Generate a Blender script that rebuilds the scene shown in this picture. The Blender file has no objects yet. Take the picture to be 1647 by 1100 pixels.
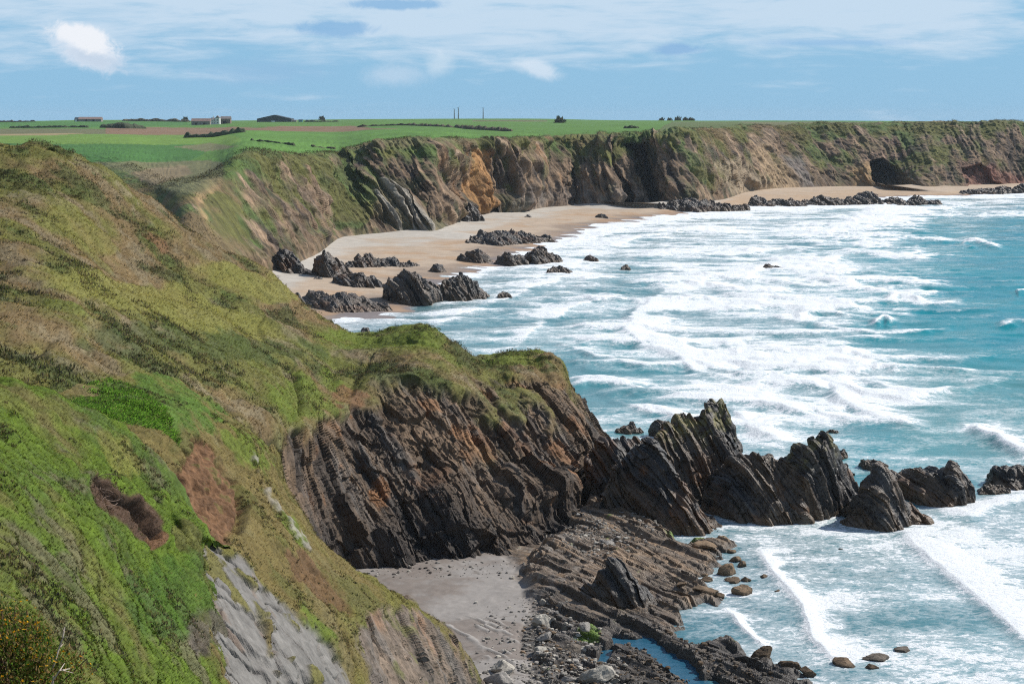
import bpy, math
import numpy as np

# ------------------------------------------------------------------ camera, sky, sun, exposure
F = 2745.0; CX, CY = 823.5, 550.0; HORIZON = 188.0; CAMZ = 50.0
TH = math.atan((CY - HORIZON) / F)
scene = bpy.context.scene
col = scene.collection
cam_d = bpy.data.cameras.new("camera")
cam_d.sensor_width = 36.0; cam_d.lens = 36.0 * F / 1647.0
cam_d.clip_start = 0.5; cam_d.clip_end = 30000
cam = bpy.data.objects.new("camera", cam_d); col.objects.link(cam)
cam.location = (0, 0, CAMZ); cam.rotation_euler = (math.pi / 2 - TH, 0, 0)
scene.camera = cam

SUN_AZ = math.radians(25)      # from +x (right) towards +y (away from the camera)
SUN_EL = math.radians(43)
sd = np.array([math.cos(SUN_EL) * math.cos(SUN_AZ), math.cos(SUN_EL) * math.sin(SUN_AZ), math.sin(SUN_EL)])
sun_d = bpy.data.lights.new("sun", 'SUN'); sun_d.energy = 5.0; sun_d.angle = math.radians(0.5); sun_d.color = (1.0, 0.95, 0.87)
sun = bpy.data.objects.new("sun", sun_d); col.objects.link(sun); sun.location = (200, 60, 200)
from mathutils import Vector
sun.rotation_euler = Vector(sd).to_track_quat('Z', 'Y').to_euler()

scene.view_settings.view_transform = 'Standard'; scene.view_settings.look = 'None'
scene.view_settings.exposure = 0.12; scene.view_settings.gamma = 1.0
try: scene.view_settings.use_curve_mapping = False
except Exception: pass
scene.cycles.max_bounces = 4; scene.cycles.diffuse_bounces = 2; scene.cycles.glossy_bounces = 2
scene.cycles.transmission_bounces = 2; scene.cycles.volume_bounces = 0; scene.cycles.use_denoising = False; scene.cycles.filter_width = 1.15; scene.cycles.sample_clamp_indirect = 2.0; scene.cycles.caustics_reflective = False; scene.cycles.caustics_refractive = False


class NT:
    """small helper for node trees"""
    def __init__(self, tree):
        self.t = tree; tree.nodes.clear()
    def n(self, kind, **kw):
        nd = self.t.nodes.new(kind)
        for k, v in kw.items():
            if k == 'ins':
                for kk, vv in v.items():
                    if isinstance(vv, bpy.types.NodeSocket): self.t.links.new(vv, nd.inputs[kk])
                    else: nd.inputs[kk].default_value = vv
            else: setattr(nd, k, v)
        return nd
    def math(self, op, a, b=0.0, c=0.0, clamp=False):
        nd = self.n('ShaderNodeMath', operation=op, use_clamp=clamp, ins={0: a, 1: b, 2: c}); return nd.outputs[0]
    def mapr(self, v, a, b, c=0.0, d=1.0, smooth=True):
        nd = self.n('ShaderNodeMapRange', interpolation_type='SMOOTHSTEP' if smooth else 'LINEAR',
                    ins={0: v, 1: a, 2: b, 3: c, 4: d}); return nd.outputs[0]
    def mix(self, f, a, b, blend='MIX'):
        nd = self.n('ShaderNodeMix', data_type='RGBA', blend_type=blend, ins={0: f, 6: a, 7: b}); return nd.outputs[2]
    def noise(self, vec, scale, detail=4.0, rough=0.55, dist=0.0, dim='3D'):
        nd = self.n('ShaderNodeTexNoise', noise_dimensions=dim, ins={'Vector': vec, 'Scale': scale, 'Detail': detail, 'Roughness': rough, 'Distortion': dist})
        return nd.outputs[0]
    def mapping(self, vec, scale=(1, 1, 1), loc=(0, 0, 0), rot=(0, 0, 0)):
        return self.n('ShaderNodeMapping', ins={0: vec, 1: loc, 2: rot, 3: scale}).outputs[0]
    def comb(self, x, y, z):
        return self.n('ShaderNodeCombineXYZ', ins={0: x, 1: y, 2: z}).outputs[0]
    def dot(self, v, c):
        return self.n('ShaderNodeVectorMath', operation='DOT_PRODUCT', ins={0: v, 1: c}).outputs['Value']
    def link(self, a, b): self.t.links.new(a, b)


world = bpy.data.worlds.new("World"); scene.world = world; world.use_nodes = True
w = NT(world.node_tree)
sky = w.n('ShaderNodeTexSky', sky_type='NISHITA', sun_disc=False, sun_elevation=SUN_EL, altitude=50.0,
          air_density=1.0, dust_density=0.3, ozone_density=2.0)
sky.sun_rotation = math.radians(90) - SUN_AZ
gen = w.n('ShaderNodeTexCoord').outputs['Generated']
sx = w.n('ShaderNodeSeparateXYZ', ins={0: gen})
yy = w.math('MAXIMUM', w.math('ABSOLUTE', sx.outputs[1]), 0.05)
az = w.math('DIVIDE', sx.outputs[0], yy); el = w.math('DIVIDE', sx.outputs[2], yy)
SKYK = 10.0
def skc(c): return (c[0] * SKYK, c[1] * SKYK, c[2] * SKYK, 1)
# a low bank of blue air over the horizon, then broken pale stratus, then a few small cumulus
low = w.mapr(el, 0.03, 0.40, 1.0, 0.0)
c0 = w.mix(w.math('MULTIPLY', low, 0.93), sky.outputs[0], skc((0.235, 0.475, 0.70)))
wv = w.comb(w.math('MULTIPLY', az, 7.0), w.math('MULTIPLY', el, 38.0), 0.0)
n1 = w.noise(wv, 1.0, 6.0, 0.6, 0.6)
n2 = w.noise(w.comb(w.math('MULTIPLY', az, 22.0), w.math('MULTIPLY', el, 150.0), 3.0), 1.0, 5.0, 0.6, 0.4)
bias = w.mapr(el, 0.008, 0.060, -0.22, 0.27)
rightclear = w.mapr(az, 0.255, 0.31, 0.0, -0.32)
leftclear = w.mapr(az, -0.30, -0.14, -0.09, 0.0)
cov = w.math('ADD', w.math('ADD', w.math('ADD', n1, w.math('MULTIPLY', w.math('SUBTRACT', n2, 0.5), 0.75)), bias), w.math('ADD', rightclear, leftclear))
cover = w.math('MULTIPLY', w.mapr(cov, 0.36, 0.80), w.mapr(el, 0.18, 0.5, 0.82, 0.25))
c1 = w.mix(cover, c0, skc((0.57, 0.69, 0.815)))
def puff(c, px, py, rx, ry, colr, amt, soft=0.5, tilt=0.0):
    a0 = (px - CX) / F; e0 = (HORIZON - py) / F
    da = w.math('SUBTRACT', az, a0); de = w.math('SUBTRACT', el, e0)
    de = w.math('ADD', de, w.math('MULTIPLY', da, tilt))
    u = w.math('DIVIDE', da, rx / F); v = w.math('DIVIDE', de, ry / F)
    r = w.math('SQRT', w.math('ADD', w.math('MULTIPLY', u, u), w.math('MULTIPLY', v, v)))
    nn = w.noise(w.comb(w.math('MULTIPLY', az, 85.0), w.math('MULTIPLY', el, 110.0), px * .01), 1.0, 9.0, 0.68, 0.5)
    r = w.math('ADD', r, w.math('MULTIPLY', w.math('SUBTRACT', nn, 0.5), 1.3))
    m = w.math('MULTIPLY', w.mapr(r, 1.0 - soft, 1.0 + soft * .3, 1.0, 0.0), amt)
    return w.mix(m, c, skc(colr))
c1 = puff(c1, 430, 118, 120, 26, (0.27, 0.47, 0.68), 0.7, 0.8)
c1 = puff(c1, 1085, 82, 42, 11, (0.24, 0.43, 0.68), 0.8, 0.5)
c1 = puff(c1, 545, 50, 75, 14, (0.22, 0.43, 0.68), 0.8, 0.5)
c1 = puff(c1, 640, 12, 95, 10, (0.22, 0.43, 0.68), 0.8, 0.5)
c1 = puff(c1, 1330, 72, 150, 7, (0.27, 0.48, 0.72), 0.7, 0.8)
c1 = puff(c1, 640, 122, 55, 22, (0.52, 0.65, 0.79), 0.6, 0.8)
c1 = puff(c1, 708, 104, 28, 22, (0.62, 0.73, 0.83), 0.55, 0.8)
c1 = puff(c1, 862, 112, 44, 17, (0.66, 0.75, 0.85), 0.75, 0.7, 0.28)
c1 = puff(c1, 150, 84, 66, 33, (0.66, 0.73, 0.83), 0.85, 0.45, 0.28)
c1 = puff(c1, 160, 96, 52, 16, (0.50, 0.60, 0.73), 0.7, 0.7, 0.28)
c1 = puff(c1, 146, 66, 56, 24, (0.80, 0.83, 0.88), 1.0, 0.42, 0.28)
bg = w.n('ShaderNodeBackground', ins={0: c1, 1: 0.1})
w.link(bg.outputs[0], w.n('ShaderNodeOutputWorld').inputs[0])

# ------------------------------------------------------------------ projection helpers
ct, st = math.cos(TH), math.sin(TH)
def ray(px, py):
    a = (np.asarray(px, float) - CX) / F; b = (CY - np.asarray(py, float)) / F
    return np.stack([a, ct + b * st, -st + b * ct], -1)
def W(px, py, d):
    r = ray(px, py); d = np.asarray(d, float)
    k = d / r[..., 1]
    return r * k[..., None] + np.array([0, 0, CAMZ])
def S(px, py, z=0.0):
    r = ray(px, py); k = (z - CAMZ) / r[..., 2]
    return r * k[..., None] + np.array([0, 0, CAMZ])
def proj(P):
    v = P - np.array([0, 0, CAMZ])
    zc = v[..., 1] * ct - v[..., 2] * st; yc = v[..., 1] * st + v[..., 2] * ct
    zc = np.maximum(zc, 1e-3)
    return CX + F * v[..., 0] / zc, CY - F * yc / zc

# ------------------------------------------------------------------ noise
def _h(ix, iy, iz, seed):
    h = (ix.astype(np.int64) * 374761393 + iy.astype(np.int64) * 668265263 + iz.astype(np.int64) * 2147483647 + seed * 974711) & 0xFFFFFFFF
    h = ((h ^ (h >> 13)) * 1274126177) & 0xFFFFFFFF
    h = ((h ^ (h >> 16)) * 2246822519) & 0xFFFFFFFF
    return ((h ^ (h >> 15)) & 0xFFFFFF).astype(np.float32) / 16777215.0
def vnoise(x, y, z, seed=0, sharp=0.0):
    """value noise 0..1; sharp>0 makes steps along x"""
    x, y, z = np.broadcast_arrays(np.asarray(x, np.float64), np.asarray(y, np.float64), np.asarray(z, np.float64))
    ix, iy, iz = np.floor(x), np.floor(y), np.floor(z)
    fx, fy, fz = x - ix, y - iy, z - iz
    if sharp > 0: fx = np.clip((fx - .5) / (1 - sharp) + .5, 0, 1)
    fx = fx * fx * (3 - 2 * fx); fy = fy * fy * (3 - 2 * fy); fz = fz * fz * (3 - 2 * fz)
    r = 0
    for a in (0, 1):
        wx = fx if a else 1 - fx
        for b in (0, 1):
            wy = fy if b else 1 - fy
            for c in (0, 1):
                wz = fz if c else 1 - fz
                r = r + wx * wy * wz * _h(ix + a, iy + b, iz + c, seed)
    return r
def fbm(P, scale, octv=4, seed=0, gain=0.5, lac=2.03):
    """-1..1"""
    x, y, z = P[..., 0] / scale, P[..., 1] / scale, P[..., 2] / scale
    a, t, r = 1.0, 0.0, 0.0
    for o in range(octv):
        r = r + a * (vnoise(x + 17.3 * o, y + 5.1 * o, z - 9.7 * o, seed + o) * 2 - 1); t += a
        a *= gain; x, y, z = x * lac, y * lac, z * lac
    return r / t * 1.6
def ss(x, a, b):
    t = np.clip((x - a) / (b - a), 0, 1); return t * t * (3 - 2 * t)
def lerp(a, b, t): return a + (b - a) * t

def blocks(P, p, L, seed, ns=None):
    """jointed beds: every block of every bed stands at its own height (0..1)"""
    n = np.array([.86, .36, .34]) if ns is None else np.asarray(ns, float)
    n = n / np.linalg.norm(n); t_ = np.cross(n, [0, 0, 1.0]); t_ /= np.linalg.norm(t_); d_ = np.cross(n, t_)
    wv_ = .12 * p * fbm(P, 2.5 * p, 2, seed + 1) + .5 * p * fbm(P, 18 * p, 2, seed + 2) + 2.2 * p * vnoise((P @ n) / (2.9 * p), 0, 0, seed + 9)
    i = np.floor((P @ n + wv_) / p); z0 = np.zeros_like(i)
    h1 = _h(i, z0, z0, seed + 3); h2 = _h(i, z0 + 1, z0, seed + 4)
    j = np.floor((P @ d_) / (L * (.6 + .9 * h2)) + h1 * 7 + .15 * fbm(P, L * .4, 2, seed + 5)); k = np.floor((P @ t_) / (L * (.5 + .9 * h1)) + h2 * 5)
    return .55 * h1 + .45 * _h(i, j, k, seed + 6)

# ------------------------------------------------------------------ polygons measured on the picture, used as maps on the ground
def sdpoly(X, Y, poly):
    """signed distance, positive inside"""
    poly = np.asarray(poly, float); n = len(poly)
    d = np.full(X.shape, 1e18); ins = np.zeros(X.shape, bool)
    for i in range(n):
        ax, ay = poly[i]; bx, by = poly[(i + 1) % n]
        ex, ey = bx - ax, by - ay; wx, wy = X - ax, Y - ay
        t = np.clip((wx * ex + wy * ey) / (ex * ex + ey * ey + 1e-12), 0, 1)
        d = np.minimum(d, (wx - ex * t) ** 2 + (wy - ey * t) ** 2)
        c = (ay > Y) != (by > Y)
        with np.errstate(divide='ignore', invalid='ignore'):
            xx = ex * (Y - ay) / (ey if abs(ey) > 1e-9 else 1e-9) + ax
        ins ^= c & (X < xx)
    d = np.sqrt(d)
    return np.where(ins, d, -d)
def sdline(X, Y, pts, ysc=1.0):
    """distance to polyline and side (positive right/below of travel)"""
    pts = np.asarray(pts, float); d = np.full(X.shape, 1e18); side = np.zeros(X.shape); T = np.zeros(X.shape)
    n = len(pts) - 1
    for i in range(n):
        ax, ay = pts[i]; bx, by = pts[i + 1]
        ay *= ysc; by *= ysc; Yv = Y * ysc
        ex, ey = bx - ax, by - ay; wx, wy = X - ax, Yv - ay
        t = np.clip((wx * ex + wy * ey) / (ex * ex + ey * ey + 1e-12), 0, 1)
        dd = (wx - ex * t) ** 2 + (wy - ey * t) ** 2
        cr = ex * wy - ey * wx
        m = dd < d
        d = np.where(m, dd, d); side = np.where(m, np.sign(cr), side); T = np.where(m, (i + t) / n, T)
    return np.sqrt(d), side, T

# ------------------------------------------------------------------ lofts
def crm(n, m, ends=True):
    """Catmull-Rom matrix: n control values -> m samples"""
    t = np.linspace(0, n - 1, m); i = np.minimum(np.floor(t).astype(int), n - 2); f = t - i
    M = np.zeros((m, n))
    w0 = -.5 * f + f * f - .5 * f ** 3; w1 = 1 - 2.5 * f * f + 1.5 * f ** 3
    w2 = .5 * f + 2 * f * f - 1.5 * f ** 3; w3 = -.5 * f * f + .5 * f ** 3
    r = np.arange(m)
    for k, wv_ in ((-1, w0), (0, w1), (1, w2), (2, w3)):
        j = i + k
        lo = j < 0; hi = j > n - 1; ok = ~lo & ~hi
        np.add.at(M, (r[ok], j[ok]), wv_[ok])
        np.add.at(M, (r[lo], np.zeros(lo.sum(), int)), 2 * wv_[lo]); np.add.at(M, (r[lo], np.ones(lo.sum(), int)), -wv_[lo])
        np.add.at(M, (r[hi], np.full(hi.sum(), n - 1)), 2 * wv_[hi]); np.add.at(M, (r[hi], np.full(hi.sum(), n - 2)), -wv_[hi])
    return M
def crmat(n, m, seg=None):
    """like crm, seg = relative sample density per control segment"""
    if seg is None: return crm(n, m)
    seg = np.asarray(seg, float); cum = np.concatenate([[0], np.cumsum(seg)]); cum /= cum[-1]
    big = crm(n, 4001); t = np.interp(np.linspace(0, 1, m), cum, np.arange(n))
    idx = t / (n - 1) * 4000; i0 = np.minimum(idx.astype(int), 3999); f = (idx - i0)[:, None]
    return big[i0] * (1 - f) + big[i0 + 1] * f
def grid_normals(P, flip=False):
    du = np.gradient(P, axis=0); dv = np.gradient(P, axis=1)
    N = np.cross(du, dv); N /= np.linalg.norm(N, axis=-1, keepdims=True) + 1e-12
    return -N if flip else N

# ------------------------------------------------------------------ meshes
def raw_mesh(name, V, faces, colors=None, attrs=None, smooth=True):
    me = bpy.data.meshes.new(name)
    V = np.ascontiguousarray(V, np.float32); faces = np.ascontiguousarray(faces, np.int32)
    nf, k = faces.shape
    me.vertices.add(len(V)); me.vertices.foreach_set('co', V.ravel())
    me.loops.add(nf * k); me.loops.foreach_set('vertex_index', faces.ravel())
    me.polygons.add(nf); me.polygons.foreach_set('loop_start', np.arange(0, nf * k, k, dtype=np.int32))
    me.polygons.foreach_set('use_smooth', np.full(nf, smooth, bool))
    if colors is not None:
        a = me.attributes.new('Col', 'FLOAT_COLOR', 'POINT')
        c = np.ones((len(V), 4), np.float32); c[:, :3] = colors; a.data.foreach_set('color', c.ravel())
    for kk, vv in (attrs or {}).items():
        a = me.attributes.new(kk, 'FLOAT', 'POINT'); a.data.foreach_set('value', np.ascontiguousarray(vv, np.float32).ravel())
    me.update(calc_edges=True)
    return me
def link(name, me, mat, parent=None, label=None, cat=None, group=None, kind=None):
    o = bpy.data.objects.new(name, me); col.objects.link(o)
    if mat and me: me.materials.append(mat)
    if parent: o.parent = parent
    for k, v in (('label', label), ('category', cat), ('group', group), ('kind', kind)):
        if v: o[k] = v
    return o
def grid_faces(nu, nv, flip=False):
    i = np.arange(nu - 1)[:, None] * nv + np.arange(nv - 1)[None, :]
    f = np.stack([i, i + nv, i + nv + 1, i + 1], -1).reshape(-1, 4)
    return f[:, ::-1] if flip else f
def grid_obj(name, P, mat, colors=None, attrs=None, smooth=True, flip=False, **kw):
    nu, nv = P.shape[:2]
    me = raw_mesh(name, P.reshape(-1, 3), grid_faces(nu, nv, flip), None if colors is None else colors.reshape(-1, 3),
                  {k: v.reshape(-1) for k, v in (attrs or {}).items()}, smooth)
    return link(name, me, mat, **kw)
def thing(name, label, cat, loc, group=None):
    o = bpy.data.objects.new(name, None); col.objects.link(o); o.location = loc
    o['label'] = label; o['category'] = cat
    if group: o['group'] = group
    return o

# ------------------------------------------------------------------ materials
NS = np.array([0.86, 0.36, 0.34]); NS /= np.linalg.norm(NS)
NSHELF = np.array([0.74, 0.52, 0.43]); NSHELF /= np.linalg.norm(NSHELF)
TS = np.cross(NS, [0, 0, 1.0]); TS /= np.linalg.norm(TS)      # horizontal strike
DS = np.cross(NS, TS)                                          # dip direction
def mat_ground(name, bump=0.35, fine=3.0, strata=0.0, rough=0.9, vary=0.55, bscale=1.0, sscale=2.2, spec=0.25, ns=None):
    m = bpy.data.materials.new(name); m.use_nodes = True; t = NT(m.node_tree)
    pos = t.n('ShaderNodeNewGeometry').outputs['Position']
    c = t.n('ShaderNodeAttribute', attribute_name='Col').outputs['Color']
    a = t.noise(pos, fine, 5.0, 0.7); b = t.noise(pos, fine * 0.22, 4.0, 0.6)
    f = t.math('ADD', t.math('MULTIPLY', a, 0.65), t.math('MULTIPLY', b, 0.35))
    k = t.mapr(f, 0.32, 0.68, 1.0 - vary, 1.0 + vary, smooth=False)
    h = a
    if strata > 0:
        n_ = NS if ns is None else ns; t_ = np.cross(n_, [0, 0, 1.0]); t_ /= np.linalg.norm(t_); d_ = np.cross(n_, t_)
        sv = t.comb(t.dot(pos, tuple(n_ * sscale)), t.dot(pos, tuple(t_ * sscale * .10)), t.dot(pos, tuple(d_ * sscale * .10)))
        s1 = t.noise(sv, 1.0, 5.0, 0.65, 0.25)
        k = t.math('MULTIPLY', k, t.mapr(s1, 0.3, 0.7, 1.0 - strata, 1.0 + strata, smooth=False))
        h = t.math('ADD', t.math('MULTIPLY', s1, 1.6), t.math('MULTIPLY', a, 0.7))
    kk = t.n('ShaderNodeVectorMath', operation='SCALE', ins={0: c, 3: k}).outputs[0]
    bp = t.n('ShaderNodeBump', ins={'Strength': bump, 'Distance': 0.25 * bscale, 'Height': h}).outputs[0]
    p = t.n('ShaderNodeBsdfPrincipled', ins={'Base Color': kk, 'Roughness': rough, 'Normal': bp, 'Specular IOR Level': spec})
    t.link(p.outputs[0], t.n('ShaderNodeOutputMaterial').inputs[0])
    return m
M_TURF = mat_ground('turf', 0.5, 3.0, vary=0.45)
M_FARTURF = mat_ground('far_turf', 0.4, 0.5, vary=0.42, bscale=3.0)
M_ROCK = mat_ground('bedded_rock', 0.7, 2.5, 0.45, 0.75, 0.4)
M_FARROCK = mat_ground('far_rock', 0.8, 0.5, 0.45, 0.85, 0.35, 4.0, 0.45)
M_WETROCK = mat_ground('wet_rock', 0.7, 2.5, 0.5, 0.45, 0.45, spec=0.5)
M_SHELF = mat_ground('shelf_rock', 0.7, 2.5, 0.5, 0.55, 0.45, spec=0.4, ns=NSHELF)
M_SLAB = mat_ground('slab_rock', 0.6, 2.6, 0.20, 0.8, 0.32)
M_SAND = mat_ground('sand', 0.15, 1.2, vary=0.10, rough=0.8)
M_STONE = mat_ground('boulder_stone', 0.5, 4.0, vary=0.35, rough=0.85)
def mat_leaf(name, bent):
    m = bpy.data.materials.new(name); m.use_nodes = True; t = NT(m.node_tree)
    c = t.n('ShaderNodeAttribute', attribute_name='Col').outputs['Color']
    ins = {'Base Color': c, 'Roughness': 0.75, 'Specular IOR Level': 0.15}
    if bent: ins['Normal'] = t.n('ShaderNodeAttribute', attribute_name='turf_normal').outputs['Vector']
    p = t.n('ShaderNodeBsdfPrincipled', ins=ins)
    tr = t.n('ShaderNodeBsdfTranslucent', ins={0: c})
    mx = t.n('ShaderNodeMixShader', ins={0: 0.2 if bent else 0.5, 1: p.outputs[0], 2: tr.outputs[0]})
    t.link(mx.outputs[0], t.n('ShaderNodeOutputMaterial').inputs[0])
    return m
M_GRASS = mat_leaf('grass_blade', True)
M_LEAF = mat_leaf('leaf', False)
def mat_flat(name, c, rough=0.7, vary=0.25, scale=1.0, spec=0.3):
    m = bpy.data.materials.new(name); m.use_nodes = True; t = NT(m.node_tree)
    pos = t.n('ShaderNodeNewGeometry').outputs['Position']
    k = t.mapr(t.noise(pos, scale, 5.0, 0.65), 0.3, 0.7, 1 - vary, 1 + vary, smooth=False)
    cc = t.n('ShaderNodeVectorMath', operation='SCALE', ins={0: tuple(c), 3: k}).outputs[0]
    p = t.n('ShaderNodeBsdfPrincipled', ins={'Base Color': cc, 'Roughness': rough, 'Specular IOR Level': spec})
    t.link(p.outputs[0], t.n('ShaderNodeOutputMaterial').inputs[0])
    return m

# palette (linear albedo)
def C(*a): return np.array(a, float)
G_BRIGHT = C(.100, .140, .016); G_OLIVE = C(.118, .117, .030); G_BROWN = C(.165, .110, .055); G_DEAD = C(.16, .135, .085)
G_DARK = C(.040, .065, .016); G_FERN = C(.058, .130, .014); SOIL = C(.150, .080, .040); G_YELLOW = C(.165, .160, .036)
R_DARK = C(.060, .050, .044); R_BROWN = C(.165, .110, .068); R_GREY = C(.15, .135, .12); R_ORANGE = C(.28, .125, .045); R_PALE = C(.36, .33, .28)
SLAB = C(.165, .155, .142)
def mixc(base, c, m): return base + (c - base) * np.clip(m, 0, 1)[..., None]

def strata(P, amp=1.0, period=1.6, warp=1.0, seed=0, ns=None, along=7.0, fine=0.0):
    """outward relief of tilted beds: each bed stands proud or back by its own amount"""
    n = NS if ns is None else ns
    t_ = np.cross(n, [0, 0, 1.0]); t_ /= np.linalg.norm(t_); d_ = np.cross(n, t_)
    s = P @ n + warp * fbm(P, 30, 2, seed + 50) * 1.3 + 0.07 * fbm(P, 2.0, 2, seed + 60)
    t = P @ t_; u = P @ d_
    a = vnoise(s / period, t / along, u / along, seed + 1, 0.6) - .5
    b = vnoise(s / (period * .37), t / (along * .6), u / (along * .6), seed + 2, 0.5) - .5
    c = vnoise(s / (period * .14), t / (along * .4), u / (along * .4), seed + 3, 0.3) - .5
    return amp * (1.5 * a + .75 * b + fine * .3 * c), s

# ================================================================== LAND
rng = np.random.default_rng(7)
def build_loft(ctrl, nu, nv, segu=None, segv=None):
    """ctrl[c][r] world points -> (nu,nv,3), plus v parameter in row units"""
    A = np.array(ctrl, float)
    Mu = crmat(A.shape[0], nu, segu); Mv = crmat(A.shape[1], nv, segv)
    P = np.einsum('ac,crk->ark', Mu, A); P = np.einsum('br,ark->abk', Mv, P)
    seg = np.ones(A.shape[1] - 1) if segv is None else np.asarray(segv, float)
    cum = np.concatenate([[0], np.cumsum(seg)]); cum /= cum[-1]
    v = np.interp(np.linspace(0, 1, nv), cum, np.arange(A.shape[1]))
    return P, v
def outward(P):
    N = grid_normals(P)
    ref = np.array([0.1, -0.45, 0.9])
    return N if (N @ ref).mean() > 0 else -N

def hill_colour(P, px, py, seed=0):
    n1 = fbm(P, 14, 4, seed + 1); n2 = fbm(P, 4.5, 4, seed + 2); n3 = fbm(P, 1.3, 3, seed + 3)
    c = np.broadcast_to(G_OLIVE, P.shape).copy()
    c = mixc(c, G_BROWN, ss(n1 + .5 * n2, -.3, .3) * .85)
    c = mixc(c, G_DEAD, ss(n2 + .4 * n3, .12, .55) * .6)
    c = mixc(c, G_DARK, ss(fbm(P, 6, 4, seed + 7) + .3 * n3, .22, .5) * .65)
    c = mixc(c, G_BRIGHT, ss(fbm(P, 9, 3, seed + 9), .25, .7) * .35)
    c = c * (1 + .22 * n3)[..., None]
    return c

# ---------------------------------------------------------------- hill and headland
def col3(*pts): return [W(*p) for p in pts]
sil_back = lambda p, dz, dd: None
L3 = []
def addcol(sil, *rest):
    s = W(*sil)
    b1 = s + np.array([-3, 16, -3.5 if sil[2] > 200 else -3]); b0 = s + np.array([-4, 46, 0]); b0[2] = max(-1.5, s[2] - 30)
    pts = [b0, b1, s] + [W(*p) for p in rest]
    while len(pts) < 11: pts.append(pts[-1] + (pts[-1] - pts[-2]) * .6)
    f = pts[-1].copy(); f[2] -= 3.0; f[1] += 1.0
    L3.append(pts + [f])
addcol((-200, 205, 215), (-190, 300, 190), (-180, 400, 160), (-180, 500, 130), (-180, 600, 108), (-180, 700, 95))
addcol((-80, 222, 215), (-80, 300, 190), (-80, 400, 160), (-80, 500, 130), (-80, 600, 108), (-80, 720, 95))
addcol((0, 238, 215), (0, 310, 193), (0, 400, 163), (0, 500, 134), (0, 606, 110), (0, 700, 97))
addcol((50, 234, 216), (50, 310, 196), (50, 400, 167), (55, 500, 138), (60, 606, 114), (60, 690, 100))
addcol((100, 249, 218), (100, 325, 199), (100, 410, 171), (105, 505, 141), (110, 604, 118), (115, 680, 104))
addcol((150, 275, 221), (150, 350, 203), (150, 430, 177), (150, 520, 147), (160, 602, 124), (170, 680, 109))
addcol((210, 312, 224), (205, 390, 207), (205, 465, 182), (210, 540, 154), (220, 610, 131), (240, 690, 116))
addcol((260, 350, 227), (255, 420, 211), (255, 490, 187), (262, 555, 162), (280, 620, 140), (300, 695, 123))
addcol((305, 381, 229), (300, 440, 215), (300, 505, 192), (312, 565, 168), (330, 630, 147), (350, 700, 131))
addcol((350, 408, 231), (350, 462, 218), (350, 520, 196), (360, 575, 174), (380, 640, 154), (395, 700, 138), (400, 780, 136))
addcol((400, 430, 233), (400, 478, 221), (395, 535, 201), (405, 590, 180), (420, 650, 162), (430, 703, 150), (440, 780, 146), (450, 860, 143))
addcol((445, 458, 235), (445, 500, 224), (445, 548, 206), (450, 600, 187), (455, 655, 172), (460, 697, 163), (470, 775, 160), (485, 860, 157))
addcol((490, 498, 237), (490, 528, 227), (488, 562, 211), (490, 610, 195), (490, 655, 182), (490, 690, 176), (500, 770, 173), (520, 850, 171), (545, 930, 170))
addcol((530, 524, 239), (530, 548, 229), (525, 575, 216), (520, 615, 202), (515, 650, 191), (515, 682, 185), (525, 760, 181), (550, 845, 180), (580, 928, 181))
addcol((575, 541, 239), (575, 562, 230), (565, 588, 219), (560, 618, 208), (555, 640, 201), (558, 660, 197), (570, 745, 190), (598, 840, 186), (625, 932, 184))
addcol((620, 536, 237), (620, 560, 229), (610, 585, 221), (605, 602, 214), (600, 616, 209), (600, 630, 206), (615, 725, 195), (642, 832, 189), (668, 932, 184.5))
addcol((665, 529, 235), (665, 553, 228), (662, 575, 221), (660, 596, 215), (660, 612, 211), (660, 626, 209), (675, 720, 198), (700, 828, 191), (722, 931, 185))
addcol((700, 529, 235), (705, 553, 229), (706, 575, 223), (708, 595, 218), (712, 615, 214), (715, 635, 211), (728, 725, 201), (750, 830, 192), (772, 929, 185.5))
addcol((732, 551, 235), (738, 570, 230), (742, 590, 226), (748, 610, 222), (752, 628, 219), (758, 648, 216), (772, 735, 205), (795, 832, 195), (818, 925, 186.5))
addcol((762, 577, 236), (770, 588, 233), (778, 602, 230), (785, 620, 226), (792, 638, 222), (798, 655, 219), (812, 738, 209), (835, 828, 199), (858, 908, 190))
addcol((810, 573, 239), (815, 583, 236), (820, 598, 233), (826, 618, 229), (834, 642, 225), (842, 664, 222), (856, 738, 213), (876, 815, 204), (895, 888, 195))
addcol((855, 570, 242), (858, 580, 239), (862, 596, 236), (868, 620, 232), (876, 648, 228), (884, 672, 225), (898, 738, 217), (916, 808, 209), (930, 868, 200))
addcol((888, 571, 244), (892, 582, 242), (898, 600, 239), (906, 625, 236), (914, 652, 233), (922, 678, 230), (936, 738, 223), (952, 800, 216), (962, 852, 206))
addcol((902, 590, 249), (908, 605, 247), (915, 625, 244), (924, 650, 241), (934, 675, 238), (944, 700, 235), (958, 745, 229), (974, 795, 222), (984, 838, 212))
addcol((918, 622, 256), (926, 638, 254), (934, 655, 252), (944, 675, 249), (955, 695, 246), (965, 712, 243), (978, 745, 238), (992, 785, 231), (1002, 826, 218))
addcol((935, 655, 263), (942, 668, 261), (950, 682, 259), (960, 697, 256), (970, 710, 253), (980, 725, 250), (992, 752, 245), (1005, 785, 238), (1015, 818, 224))
addcol((965, 697, 272), (970, 704, 271), (976, 712, 269), (984, 721, 266), (992, 732, 262), (1000, 745, 258), (1010, 765, 252), (1020, 790, 244), (1028, 812, 232))
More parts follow.
